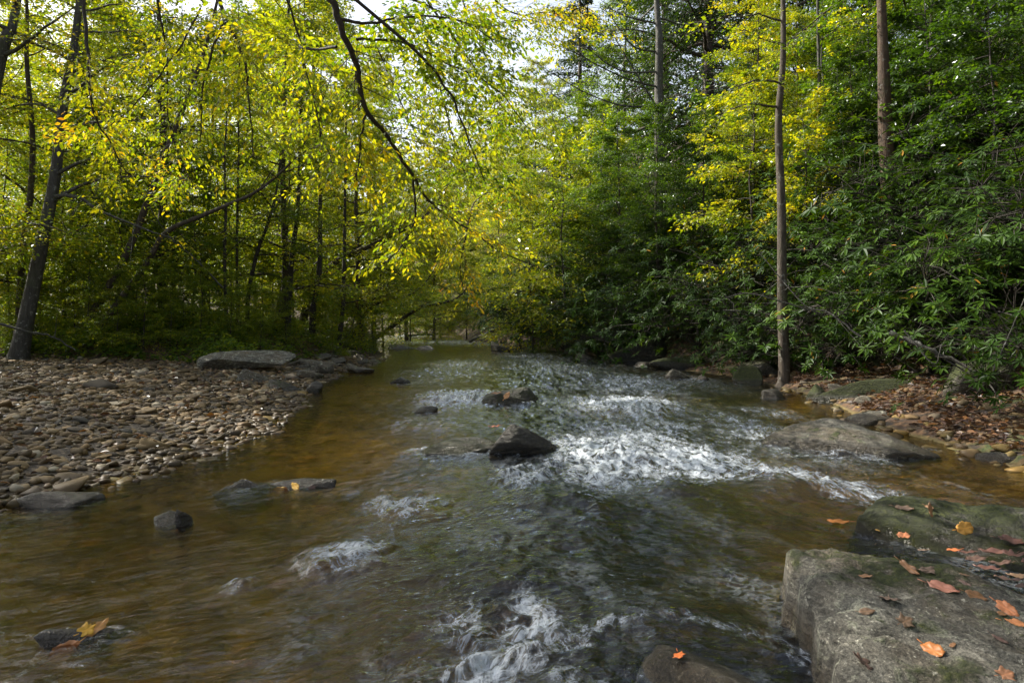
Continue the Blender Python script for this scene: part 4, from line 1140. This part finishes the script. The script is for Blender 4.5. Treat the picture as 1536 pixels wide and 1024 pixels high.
for k, (pp, r, ns, tl, tn) in enumerate(boughs):
    P = [pix(*q) for q in pp]
    if k in (0, 1, 4, 6, 7):
        rt = root_pts[k % 3]
        midp = (rt + P[0]) / 2 + np.array([0, 0, 0.9])
        P0 = smooth_path([rt, midp, P[0] + (P[0] - P[1]) * 0.8], 8)[:-1]
    else:
        P0 = np.zeros((0, 3))
    Q = smooth_path(P, 6 * len(P))
    Q = Q + np.stack([fbm2(np.arange(len(Q)) * 0.35, np.full(len(Q), k * 3.3), 2, 8), np.zeros(len(Q)), fbm2(np.arange(len(Q)) * 0.35, np.full(len(Q), k * 5.3 + 9), 2, 9)], 1) * 0.022
    Qf = np.vstack([P0, Q])
    rr = np.concatenate([np.linspace(r * 1.7, r * 1.05, len(P0)), np.linspace(r, 0.005, len(Q))])
    g = Geo(); g.tube(Qf, rr, 7)
    A, E = sprays(g, [Q], rg, ns, tl, rad=max(0.003, r * 0.18))
    link('bough', g.mesh('bough', M_TWIG, OB), over)
    fol_A.append(A); fol_E.append(E); fol_t.append(np.full(len(A), tn))
for k, (A, E, tt) in enumerate(zip(fol_A, fol_E, fol_t)):
    me = spray_leaves(A - OB, E - OB, 40, rg, 0.058, tt[0] - 0.10, 0.085)
    link('foliage', me, over)


# ------------------------------------------------------------------ rhododendrons
def make_rhodo(seed, rad=1.3, hgt=1.9, whorls=600, leaf=0.125, stems=14):
    rg = np.random.default_rng(seed)
    g = Geo()
    tips = []; tdir = []
    for s in range(stems):
        az = s * 2.399 + rg.normal() * 0.3
        el = rg.uniform(0.5, 1.35)
        L = math.hypot(rad, hgt) * rg.uniform(0.55, 0.95)
        d = np.array([math.cos(az) * math.cos(el), math.sin(az) * math.cos(el), math.sin(el)])
        P = [np.zeros(3)]
        for q in range(8):
            d = d + rg.normal(size=3) * 0.22; d /= np.linalg.norm(d)
            P.append(P[-1] + d * L / 8)
        P = np.array(P)
        g.tube(P, np.linspace(0.022, 0.007, 9), 5)
        for w in range(whorls // stems):
            j = rg.integers(3, 9); a = P[j]
            if a[2] < 0.45: a = P[8]
            e = a + rg.normal(size=3) * np.array([0.38, 0.38, 0.24]) * rad / 1.3 + np.array([d[0] * 0.15, d[1] * 0.15, 0.10])
            mid = (a + e) / 2 + rg.normal(size=3) * 0.06
            g.tube(np.array([a, mid, e]), np.array([0.005, 0.004, 0.003]), 3)
            tips.append(e); dd = e - mid; dd = dd / np.linalg.norm(dd) * 0.6 + np.array([0, 0, 0.7]) ; tdir.append(dd / np.linalg.norm(dd))
    T = np.array(tips); TD = np.array(tdir)
    nl = 9
    idx = np.repeat(np.arange(len(T)), nl); N = len(idx)
    ax = TD[idx]
    ref = np.cross(ax, np.array([0.3, 0.9, 0.1])); ref /= np.linalg.norm(ref, axis=1)[:, None]
    bi = np.cross(ax, ref)
    ang = np.tile(np.arange(nl) * 2.399, len(T)) + np.repeat(rg.random(len(T)) * 6.28, nl)
    out = ref * np.cos(ang)[:, None] + bi * np.sin(ang)[:, None]
    D = out + ax * rg.uniform(-0.25, 0.45, N)[:, None] + np.array([0, 0, -0.22])
    Nn = ax * 1.0 + np.array([0, 0, 0.35]) - out * 0.15 + rg.normal(size=(N, 3)) * 0.12
    L = leaf * rg.uniform(0.6, 1.15, N)
    V, Fc, k = leaf_mesh_arrays(T[idx] + out * 0.01, D, Nn, L, L * rg.uniform(0.26, 0.34, N), 0.2, True, 0.10)
    tn = rg.normal(size=len(T))[idx] * 0.13 + rg.normal(size=N) * 0.10 + 0.45
    tn = np.where(rg.random(N) < 0.006, 1.0, np.clip(tn, 0, 0.95))
    return g.mesh('stems', M_TWIG), mesh_np('foliage', V, Fc, M_RHODO, {'tone': np.repeat(tn, k)}, smooth=False)


rh = [make_rhodo(700 + k, 1.35, 1.9) for k in range(4)]
spots = [  # px, Y, scale, lift, tone, label
    (1455, 11.2, 1.2, 0.0, 0.10, 'rhododendron spreading over the mossy ledge on the right shore'), (1800, 6.2, 1.0, 0.1, 0.02, 'nearest rhododendron hanging in from the right edge'),
    (1620, 10.0, 1.3, 0.2, 0.05, 'broad rhododendron behind the nearest one'), (1320, 12.8, 1.2, 0.1, 0.05, 'rhododendron between slender tree and right edge thicket'),
    (1400, 11.0, 1.3, 0.3, 0.06, 'tall rhododendron on the slope above the mossy ledge'), (1530, 10.5, 1.3, 0.3, 0.04, 'large rhododendron high at the right edge'),
    (1240, 13.5, 1.1, 0.0, -0.05, 'shaded rhododendron just right of the slender trunk'), (1330, 13.5, 1.35, 0.2, 0.02, 'rhododendron at the base of the red-brown trunk'),
    (1450, 14.0, 1.5, 0.3, 0.02, 'rhododendron clump upslope of the broad one'), (1120, 16.5, 1.15, 0.0, -0.04, 'dark rhododendron left of the slender trunk'),
    (1050, 18.5, 1.35, 0.2, 0.0, 'rhododendron dome over the low mossy shelf'), (960, 21.0, 1.35, 0.2, -0.06, 'dark rhododendron above the black boulder'),
    (1180, 18.0, 1.4, 0.2, -0.02, 'rhododendron in the gap behind the slender trunk'), (1270, 17.5, 1.5, 0.2, 0.0, 'rhododendron under the twin pale stems'),
    (900, 24.0, 1.4, 0.2, -0.04, 'rhododendron bulging over the right waterline'), (1000, 24.0, 1.7, 0.5, 0.0, 'high rhododendron below the mottled trunk'),
    (850, 29.0, 1.5, 0.3, -0.02, 'small-looking rhododendron where the right bank recedes'), (930, 29.0, 1.8, 0.6, 0.02, 'grey-green rhododendron mass mid-slope'),
    (1090, 23.0, 1.8, 0.3, 0.03, 'rhododendron under the dark hemlock'), (800, 36.0, 1.6, 0.2, 0.0, 'far rhododendron right of the fallen pole'), (1360, 17.5, 1.7, 0.4, 0.04, 'rhododendron bank behind the red-brown trunk'),
    (1480, 18.0, 1.9, 0.5, 0.02, 'rhododendron upper right above the large one'), (1560, 13.0, 1.5, 0.4, 0.0, 'rhododendron cut by the right frame edge'), (760, 42.0, 1.6, 0.2, 0.02, 'farthest dark rhododendron by the water bend'),
    (1200, 23.0, 1.9, 0.4, 0.04, 'sunlit rhododendron up the slope behind the twin stems'), (870, 36, 2.0, 0.5, 0.02, 'olive rhododendron high over the bend'),
    (940, 26, 2.2, 0, 0.0, 'rhododendron hiding the foot of the mottled trunk at left'), (1005, 27, 2.4, 0, 0.04, 'rhododendron right in front of the mottled trunk'), (1065, 26, 2.4, 0, 0.0, 'tall rhododendron below the first hemlock'),
    (1125, 21, 2.0, 0, -0.02, 'rhododendron reaching high left of the slender trunk'), (1180, 28, 2.4, 0, 0.05, 'rhododendron under the lime tree'), (890, 33, 2.4, 0, 0.02, 'rhododendron swelling over the right of the bend'),
    (1245, 20.5, 2.0, 0, 0.0, 'tall rhododendron behind the twin stems'), (1305, 20, 2.1, 0, 0.0, 'tall rhododendron left of the red-brown trunk'), (1420, 14.5, 1.8, 0, 0.02, 'high rhododendron right of the red-brown trunk'),
    (1510, 15.5, 2.0, 0, 0.0, 'high rhododendron filling the right frame edge'), (1370, 24, 2.4, 0, 0.02, 'upper rhododendron far up the right slope')]
for k, (px, Y, s, lift, tn, lb) in enumerate(spots):
    x = px_x(px, Y)
    t = thing('rhododendron', lb, 'shrub', (x, Y, gz(x, Y) - 0.1), 'rhododendrons of the right bank', k * 1.37, s)
    sm, fm = rh[k % 4]
    link('stems', sm, t); c = link('foliage', fm, t); c.color = (0.5 + tn, 0, 0, 1)

# ------------------------------------------------------------------ leaf litter, undergrowth (stuff)
N = 15000
y = 4.3 + 13 * RNG.random(N) ** 1.2; x = xR(y) + 0.1 + 6.5 * RNG.random(N) ** 1.3
keep = (np.abs(x) < 0.85 * y + 0.3) & (fbm2(x * 1.1, y * 1.1, 3, 61) > -0.22)
x = x[keep]; y = y[keep]; N = len(x)
yb = 4.2 + 10.5 * RNG.random(900); xb = xL(yb) - 0.1 - 6 * RNG.random(900) ** 1.3
x = np.concatenate([x, xb]); y = np.concatenate([y, yb]); N = len(x)
z = ground(x, y) + 0.012 + 0.03 * RNG.random(N) + np.where(x < 0, 0.05, 0)
th = RNG.random(N) * 6.28
D = np.stack([np.cos(th), np.sin(th), RNG.normal(size=N) * 0.25], 1)
Nn = np.array([0, 0, 1.0]) + RNG.normal(size=(N, 3)) * 0.4
L = 0.075 * RNG.uniform(0.6, 1.4, N)
V, Fc, k = leaf_mesh_arrays(np.stack([x, y, z], 1), D, Nn, L, L * 0.55, 0.4, True, 0.1)
kind(link('leaf_litter', mesh_np('leaf_litter', V, Fc, M_LITTER, {'tone': np.repeat(np.clip(RNG.beta(1.6, 2.2, N), 0, 1), k)}, smooth=False)), 'stuff')

N = 70000
y = 14.3 + 24 * RNG.random(N) ** 1.6; x = -0.80 * y + RNG.random(N) * (0.80 * y + xL(y))
b_ = bank_b(x, y)
clump = fbm2(x * 0.9, y * 0.9, 4, 33)
keep = (b_ > 0.15) & (clump > -0.25)
x = x[keep]; y = y[keep]; clump = clump[keep]; N = len(x)
hgt = np.clip(0.10 + 0.7 * np.clip(clump + 0.25, 0, 1), 0.05, 0.6)
z = ground(x, y) + hgt * RNG.random(N) ** 0.7
th = RNG.random(N) * 6.28
D = np.stack([np.cos(th), np.sin(th), RNG.normal(size=N) * 0.35 - 0.1], 1)
Nn = np.array([0, -0.25, 1.0]) + RNG.normal(size=(N, 3)) * 0.45
L = 0.09 * RNG.uniform(0.5, 1.4, N)
V, Fc, k = leaf_mesh_arrays(np.stack([x, y, z], 1), D, Nn, L, L * 0.62, 0.25, False)
kind(link('undergrowth', mesh_np('undergrowth', V, Fc, M_LEAF, {'tone': np.repeat(np.clip(0.33 + 0.11 * RNG.normal(size=N) + 0.1 * clump, 0, 0.7), k)}, smooth=False)), 'stuff')

# ------------------------------------------------------------------ dead wood


def stick(label, pts_, r0, r1, mat=M_BARK_GREY, name='fallen_branch', twigs=0, seed=0, cat='branch'):
    P = smooth_path(pts_, 5 * len(pts_)); rg_ = np.random.default_rng(seed)
    P = P + rg_.normal(size=P.shape) * r0 * 0.25
    g = Geo(); g.tube(P, np.linspace(r0, r1, len(P)), 7)
    for q in range(twigs):
        j = rg_.integers(len(P) // 4, len(P) - 1)
        e = P[j] + rg_.normal(size=3) * np.array([0.35, 0.35, 0.28])
        g.tube(np.array([P[j], (P[j] + e) / 2 + rg_.normal(size=3) * 0.04, e]), np.array([r1 * 0.8, r1 * 0.6, r1 * 0.3]), 4)
    o = link(name, g.mesh(name, mat, P[0]), None, tuple(P[0]))
    return tag(o, label, cat)


stick('short bleached twig lying across the near cobbles', [pix(150, 640, 7.3) , pix(185, 628, 7.5), pix(235, 632, 7.6)], 0.012, 0.005, M_DEAD, 'driftwood', 3, 21)
stick('forked grey twig stranded mid gravel bar', [pix(60, 600, 9.2), pix(110, 592, 9.4), pix(165, 596, 9.5)], 0.014, 0.006, M_DEAD, 'driftwood', 4, 22)
stick('thin twig caught at the gravel waterline', [pix(300, 668, 6.5), pix(330, 655, 6.8), pix(352, 640, 7.2)], 0.010, 0.004, M_DEAD, 'driftwood', 3, 23)
stick('pale fallen pole slanting into the far water', [pix(704, 512, 40), pix(740, 495, 39), pix(790, 473, 38)], 0.10, 0.04, twigs=3, seed=1)
stick('bare twiggy branch reaching across the slender trunk', [pix(1230, 470, 11.5), pix(1180, 455, 11.6), pix(1120, 440, 11.8), pix(1078, 452, 12.0)], 0.016, 0.006, twigs=10, seed=2)
stick('arching bare stem below the rhododendron left side', [pix(1290, 505, 9.6), pix(1245, 470, 9.8), pix(1205, 455, 10), pix(1140, 380, 10.4)], 0.016, 0.006, twigs=8, seed=3)
stick('crooked root-like branch lying across the right bank', [pix(1335, 500, 8.6), pix(1385, 520, 8.4), pix(1440, 545, 8.2), pix(1490, 575, 7.9)], 0.035, 0.015, twigs=5, seed=4)
stick('thin grey twig curving down to the right shore litter', [pix(1356, 495, 8.0), pix(1400, 545, 7.8), pix(1412, 520, 7.7), pix(1425, 500, 7.6)], 0.010, 0.005, twigs=4, seed=5)
stick('long thin switch slanting up at the right edge', [pix(1490, 555, 7.0), pix(1515, 500, 7.0), pix(1540, 440, 7.0)], 0.010, 0.005, twigs=3, seed=6)
stick('pale thin dead branch slanting through the left thicket', [pix(335, 432, 16.5), pix(290, 385, 16.6), pix(250, 350, 16.7), pix(200, 270, 16.9)], 0.022, 0.010, twigs=6, seed=7)
stick('pale root arching over the dark hollow at far left', [pix(-10, 483, 13.8), pix(40, 497, 14.0), pix(80, 505, 14.2), pix(112, 525, 14.3)], 0.03, 0.014, twigs=3, seed=8)
stick('small drift stick on the flat far water edge', [pix(610, 503, 58), pix(665, 501, 58)], 0.10, 0.08, twigs=0, seed=9)
stick('bare bowed stem by the dark boulder on right bank', [pix(1085, 465, 14.0), pix(1130, 470, 13.8), pix(1165, 500, 13.6), pix(1220, 480, 13.4)], 0.014, 0.006, twigs=9, seed=10)


# ------------------------------------------------------------------ single fallen leaves
def leaf_outline(style, n=40):
    t = np.linspace(0, 2 * math.pi, n, endpoint=False)
    if style == 'oval':
        return np.stack([np.cos(t) * 0.5, np.sin(t) * 0.33], 1)
    if style == 'ovate':
        x = np.cos(t) * 0.5
        return np.stack([x, np.sin(t) * 0.27 * (1 - 0.55 * x) * np.sqrt(np.abs(np.sin(t)) + 0.05)], 1)
    if style == 'long':
        x = np.cos(t) * 0.5
        return np.stack([x, np.sin(t) * 0.17 * (1 + 0.15 * np.cos(5 * t))], 1)
    r = 0.40 + 0.075 * np.cos(5 * t) + 0.03 * np.cos(10 * t + 0.6)           # lobed
    r = r * (1 - 0.35 * np.exp(-((np.abs(t - math.pi)) / 0.35) ** 2))
    return np.stack([np.cos(t) * r, np.sin(t) * r * 0.92], 1)


def leaf_mat():
    m, b = new_mat('fallen_leaf')
    co = b.n('ShaderNodeTexCoord').outputs['Object']
    oc = b.n('ShaderNodeObjectInfo').outputs['Color']
    n = b.noise(co, 55, 5, 0.65)
    xyz = b.n('ShaderNodeSeparateXYZ', {0: co})
    ay = b.math('ABSOLUTE', xyz.outputs[1])
    rib = b.maprange(ay, 0.0035, 0.0012)
    st = b.n('ShaderNodeTexWave', {'Vector': b.mapping(co, (1, 1, 0)), 'Scale': 38.0, 'Distortion': 1.5}).outputs['Fac']
    k = b.math('ADD', 0.55, b.math('MULTIPLY', n, 0.8))
    c = b.mix(1.0, oc, b.n('ShaderNodeCombineColor', {0: k, 1: k, 2: k}).outputs[0], 'MULTIPLY')
    c = b.mix(b.math('MULTIPLY', rib, 0.5), c, b.mix(1.0, oc, (1.5, 1.35, 1.2, 1), 'MULTIPLY'))
    c = b.mix(b.maprange(n, 0.62, 0.7, 0, 0.6), c, (0.06, 0.03, 0.02))
    p = b.n('ShaderNodeBsdfPrincipled', {'Base Color': c, 'Roughness': 0.5, 'Normal': b.bump(n, 0.35, 0.003)})
    b.out(p.outputs[0])
    return m


M_FALL = leaf_mat()


def leaf_on(px, py, wpx, style, color, rot, curl, label, target=None, depth=None, lift=0.004, tilt=None, group=None):
    o0 = np.array([0, 0, CAM_Z]); d = pix(px, py, 1.0) - o0
    nrm = Vector((0, 0, 1))
    if target is not None:
        loc = Vector(tuple(o0)) - target.location
        mw = target.matrix_world.to_3x3().inverted()
        hit, co, nr, _ = target.ray_cast(mw @ loc, (mw @ Vector(tuple(d))).normalized())
        if hit:
            p = target.matrix_world @ co; nrm = (target.matrix_world.to_3x3() @ nr).normalized(); Y = p.y
        else:
            p = Vector(tuple(gpix(px, py, 0.06))); Y = p.y
    else:
        p = Vector(tuple(pix(px, py, depth))); Y = depth
    L = wpx / F * Y * 0.88
    out = leaf_outline(style) * L * 1.1
    rg_ = np.random.default_rng(int(px * 7 + py))
    out = out * (1 + 0.06 * rg_.normal(size=(len(out), 1)))
    rings = [0.0, 0.35, 0.7, 1.0]
    V = [np.array([[0, 0, 0]])]; n = len(out)
    for q in rings[1:]:
        xy = out * q
        zz = curl * (xy[:, 1] ** 2) * 22 * 0.5 + 0.4 * curl * xy[:, 0] ** 2 * 12 + 0.012 * np.sin(np.arange(n) * 0.9 + px) * q * q * L * 3
        V.append(np.stack([xy[:, 0], xy[:, 1], zz], 1))
    V = np.concatenate(V); Fq = []; Ft = []
    for i in range(n):
        j = (i + 1) % n
        Ft.append((0, 1 + i, 1 + j))
        for r_ in range(2):
            a = 1 + r_ * n; Fq.append((a + i, a + n + i, a + n + j, a + j))
    # stalk
    s0 = len(V); w_ = 0.012 * L * 2
    x0 = out[:, 0].min()
    V = np.vstack([V, [[x0, -w_, 0.002], [x0, w_, 0.002], [x0 - 0.3 * L, w_ * 0.6, 0.006], [x0 - 0.3 * L, -w_ * 0.6, 0.006]]])
    Fq.append((s0, s0 + 3, s0 + 2, s0 + 1))
    me = mesh_np('fallen_leaf', V, [np.array(Ft), np.array(Fq)], M_FALL)
    md = link('fallen_leaf', me, None, p + nrm * lift)
    md.modifiers.new('thickness', 'SOLIDIFY').thickness = 0.0008
    zq = nrm.to_track_quat('Z', 'Y') if tilt is None else Vector(tilt).to_track_quat('Z', 'Y')
    md.rotation_mode = 'QUATERNION'
    md.rotation_quaternion = zq @ Matrix.Rotation(rot, 3, 'Z').to_quaternion()
    md.color = (*color, 1)
    tag(md, label, 'leaf', group)
    return md


bpy.context.view_layer.update()
OR = (0.20, 0.10, 0.042); TAN = (0.16, 0.10, 0.058); PALE = (0.17, 0.115, 0.085); RED = (0.085, 0.038, 0.028); BRN = (0.08, 0.046, 0.034); AMB = (0.32, 0.115, 0.025); YEL = (0.55, 0.30, 0.02)
S_ = fg_slab
for a in [
    (1299, 866, 21, 'ovate', OR, 1.0, 0.9, 'small orange torn leaf near the left top of the slab'), (1364, 852, 32, 'long', OR, -0.6, 0.5, 'oblong orange-tan leaf folded lengthwise near slab top'),
    (1395, 856, 36, 'long', PALE, -0.1, 0.3, 'pale oblong leaf right of the folded orange one'), (1334, 900, 40, 'lobed', PALE, 1.6, 0.3, 'big dusty-pink lobed leaf in the middle of the slab'),
    (1300, 918, 24, 'ovate', TAN, 0.2, 0.3, 'small tan pointed leaf left of the big lobed leaf'), (1357, 933, 30, 'lobed', TAN, 0.3, 0.5, 'ragged tan leaf below the big lobed leaf'),
    (1415, 884, 44, 'ovate', (0.33, 0.14, 0.09), -0.3, 0.7, 'long red-brown leaf lying aslant on the slab'), (1464, 895, 32, 'ovate', OR, -0.5, 0.4, 'orange pointed leaf right of the red-brown one'),
    (1401, 977, 37, 'oval', AMB, -0.1, 0.5, 'bright glossy orange oval leaf low on the slab'), (1429, 968, 12, 'ovate', OR, 0.8, 0.4, 'tiny orange leaf by the glossy oval leaf'),
    (1291, 993, 36, 'lobed', BRN, 0.4, 0.9, 'curled mauve-brown leaf near the slab bottom'), (1511, 914, 34, 'ovate', (0.38, 0.14, 0.05), -0.5, 0.5, 'rusty leaf at the right edge above an orange one'),
    (1502, 921, 14, 'ovate', OR, -0.3, 0.3, 'tiny orange leaf under the rusty leaf'), (1526, 937, 36, 'ovate', (0.40, 0.16, 0.06), -0.2, 0.4, 'broad orange-brown leaf cut by the right edge'),
    (1507, 1013, 32, 'lobed', (0.34, 0.16, 0.08), 0.2, 0.6, 'brown crumpled leaf at the bottom right'), (1384, 826, 16, 'long', PALE, 0.0, 0.2, 'pale thin leaf on the far rim of the slab'),
    (1446, 863, 14, 'long', TAN, -0.5, 0.2, 'small tan sliver among pale streaks of the slab'), (1448, 876, 20, 'long', BRN, -0.4, 0.4, 'dark brown sliver above the orange pointed leaf'),
    (1500, 960, 22, 'long', BRN, -0.6, 0.5, 'dark curled sliver at the right of the slab'), (1430, 826, 22, 'ovate', (0.40, 0.12, 0.04), 0.1, 0.4, 'rust-red leaf on the back rim of the slab')]:
    leaf_on(*a, target=S_, lift=0.006)
for k, (px, py, w, st, c, r_) in enumerate(((1462, 846, 36, 'ovate', BRN, 0.3), (1490, 838, 40, 'ovate', RED, -0.2), (1500, 858, 38, 'long', BRN, 0.2), (1520, 848, 34, 'lobed', RED, 0.6), (1530, 872, 36, 'ovate', TAN, -0.4),
                              (1480, 862, 34, 'ovate', RED, -0.5), (1512, 882, 36, 'long', BRN, -0.5), (1545, 860, 40, 'ovate', RED, 0.5), (1450, 834, 28, 'long', RED, 0.1), (1535, 890, 30, 'ovate', BRN, 0.2))):
    leaf_on(px, py, w, st, c, r_, 0.8, 'dark red-brown leaf in the heap at the slab back right', S_, lift=0.02 + 0.01 * (k % 4), group='leaf heap behind the slab')
T_ = moss_ridge
leaf_on(1448, 803, 30, 'oval', (0.52, 0.26, 0.05), 0.1, 0.3, 'round amber leaf standing on the dark mossy ridge', T_, lift=0.04, tilt=(0.1, -0.85, 0.5))
leaf_on(1395, 770, 22, 'long', OR, 1.5, 0.4, 'upright narrow tan leaf on the mossy ridge top', T_, lift=0.03, tilt=(0.2, -0.95, 0.3))
leaf_on(1357, 762, 28, 'long', TAN, 0.1, 0.3, 'tan sliver lying along the ridge crest at left', T_)
leaf_on(1394, 761, 18, 'long', OR, 0.0, 0.3, 'orange sliver on the ridge crest', T_)
leaf_on(1518, 812, 38, 'ovate', RED, -0.5, 0.5, 'dark red leaf on the right flank of the mossy ridge', T_)
leaf_on(1320, 795, 16, 'oval', (0.45, 0.26, 0.06), 0.4, 0.2, 'small yellow-brown leaf afloat by the mossy ridge', depth=3.72)
leaf_on(1355, 806, 32, 'ovate', (0.26, 0.10, 0.045), 0.9, 0.9, 'wet brown curled leaf jammed between slab and ridge', depth=3.15)
leaf_on(1258, 783, 32, 'oval', (0.45, 0.16, 0.03), -0.1, 0.2, 'amber leaf drifting under the surface near the slab', depth=3.95)
leaf_on(1297, 779, 20, 'long', (0.45, 0.2, 0.06), -0.1, 0.2, 'orange sliver afloat left of the mossy ridge', depth=3.95)
leaf_on(100, 973, 46, 'ovate', (0.46, 0.20, 0.08), 0.5, 0.6, 'large brown leaf plastered on the narrow wet stone', leaf_rock, lift=0.02)
leaf_on(145, 945, 38, 'long', (0.48, 0.24, 0.07), 0.5, 0.5, 'orange-brown leaf at the upper end of the wet stone', leaf_rock, lift=0.015)
leaf_on(128, 951, 28, 'lobed', YEL, 0.3, 0.3, 'bright yellow leaf between the two brown ones', leaf_rock, lift=0.03)
for k, (px, py, w, c, lb) in enumerate(((420, 736, 22, YEL, 'yellow leaf leftmost in the shoal leaf clump'), (432, 740, 26, AMB, 'orange leaf in the front of the shoal leaf clump'), (444, 731, 18, YEL, 'yellow-orange leaf on top of the shoal leaf clump'),
                                       (467, 733, 14, BRN, 'small brown upright leaf right of the shoal clump'), (408, 741, 18, AMB, 'orange sliver at the left foot of the shoal clump'))):
    leaf_on(px, py, w, 'ovate', c, 0.5 + k, 0.5, lb, shoal_rock, lift=0.02)
leaf_on(742, 641, 24, 'long', (0.34, 0.12, 0.06), 0.8, 0.4, 'red-brown leaf stuck on the dark humped rock', mid_rock, lift=0.01)
leaf_on(745, 592, 16, 'ovate', OR, 0.5, 0.5, 'orange leaf on the left of the upstream mossy rock', up_rock, lift=0.02)
leaf_on(760, 594, 14, 'ovate', (0.5, 0.26, 0.12), 0.9, 0.5, 'tan leaf beside the orange one upstream', up_rock, lift=0.02)
leaf_on(1020, 987, 24, 'lobed', (0.55, 0.13, 0.02), 0.1, 0.3, 'orange-red leaf on the black wet rock', wet_rock, lift=0.012)

# ------------------------------------------------------------------ camera, light, world
cam = bpy.data.cameras.new('camera'); co = bpy.data.objects.new('camera', cam); COL.objects.link(co)
co.location = (0, 0, CAM_Z); co.rotation_euler = (R(90), 0, 0)
cam.sensor_width = 36; cam.lens = 36 * F / 1536.0
cam.shift_y = -(512 - HZ) / 1536.0
cam.clip_start = 0.05; cam.clip_end = 2000
scene.camera = co

EL, AZ = R(40), math.atan2(-0.88, 0.40)
sd = Vector((math.sin(AZ) * math.cos(EL), math.cos(AZ) * math.cos(EL), math.sin(EL)))
sl = bpy.data.lights.new('sun', 'SUN'); sl.energy = 4.0; sl.angle = R(0.5); sl.color = (1.0, 0.93, 0.80)
so = bpy.data.objects.new('sun', sl); COL.objects.link(so)
so.rotation_euler = sd.to_track_quat('Z', 'Y').to_euler(); so.location = (0, 0, 40)
w = bpy.data.worlds.new("World"); scene.world = w; w.use_nodes = True
nt = w.node_tree
bg_n = nt.nodes.get('Background') or nt.nodes.new('ShaderNodeBackground')
sky = nt.nodes.new('ShaderNodeTexSky'); sky.sky_type = 'NISHITA'; sky.sun_disc = False
sky.sun_elevation = EL; sky.sun_rotation = AZ; sky.dust_density = 3.0; sky.air_density = 1.0; sky.ozone_density = 1.0
hs = nt.nodes.new('ShaderNodeHueSaturation'); hs.inputs['Saturation'].default_value = 0.52
nt.links.new(sky.outputs[0], hs.inputs['Color']); nt.links.new(hs.outputs[0], bg_n.inputs[0]); bg_n.inputs[1].default_value = 0.115
vs = scene.view_settings
vs.view_transform = 'Standard'; vs.look = 'None'; vs.exposure = 1.45; vs.gamma = 1; vs.use_curve_mapping = False
scene.render.engine = 'CYCLES'
cy = scene.cycles
cy.max_bounces = 8; cy.diffuse_bounces = 4; cy.glossy_bounces = 3; cy.transmission_bounces = 6; cy.transparent_max_bounces = 8
cy.use_denoising = True
cy.sample_clamp_indirect = 4.0
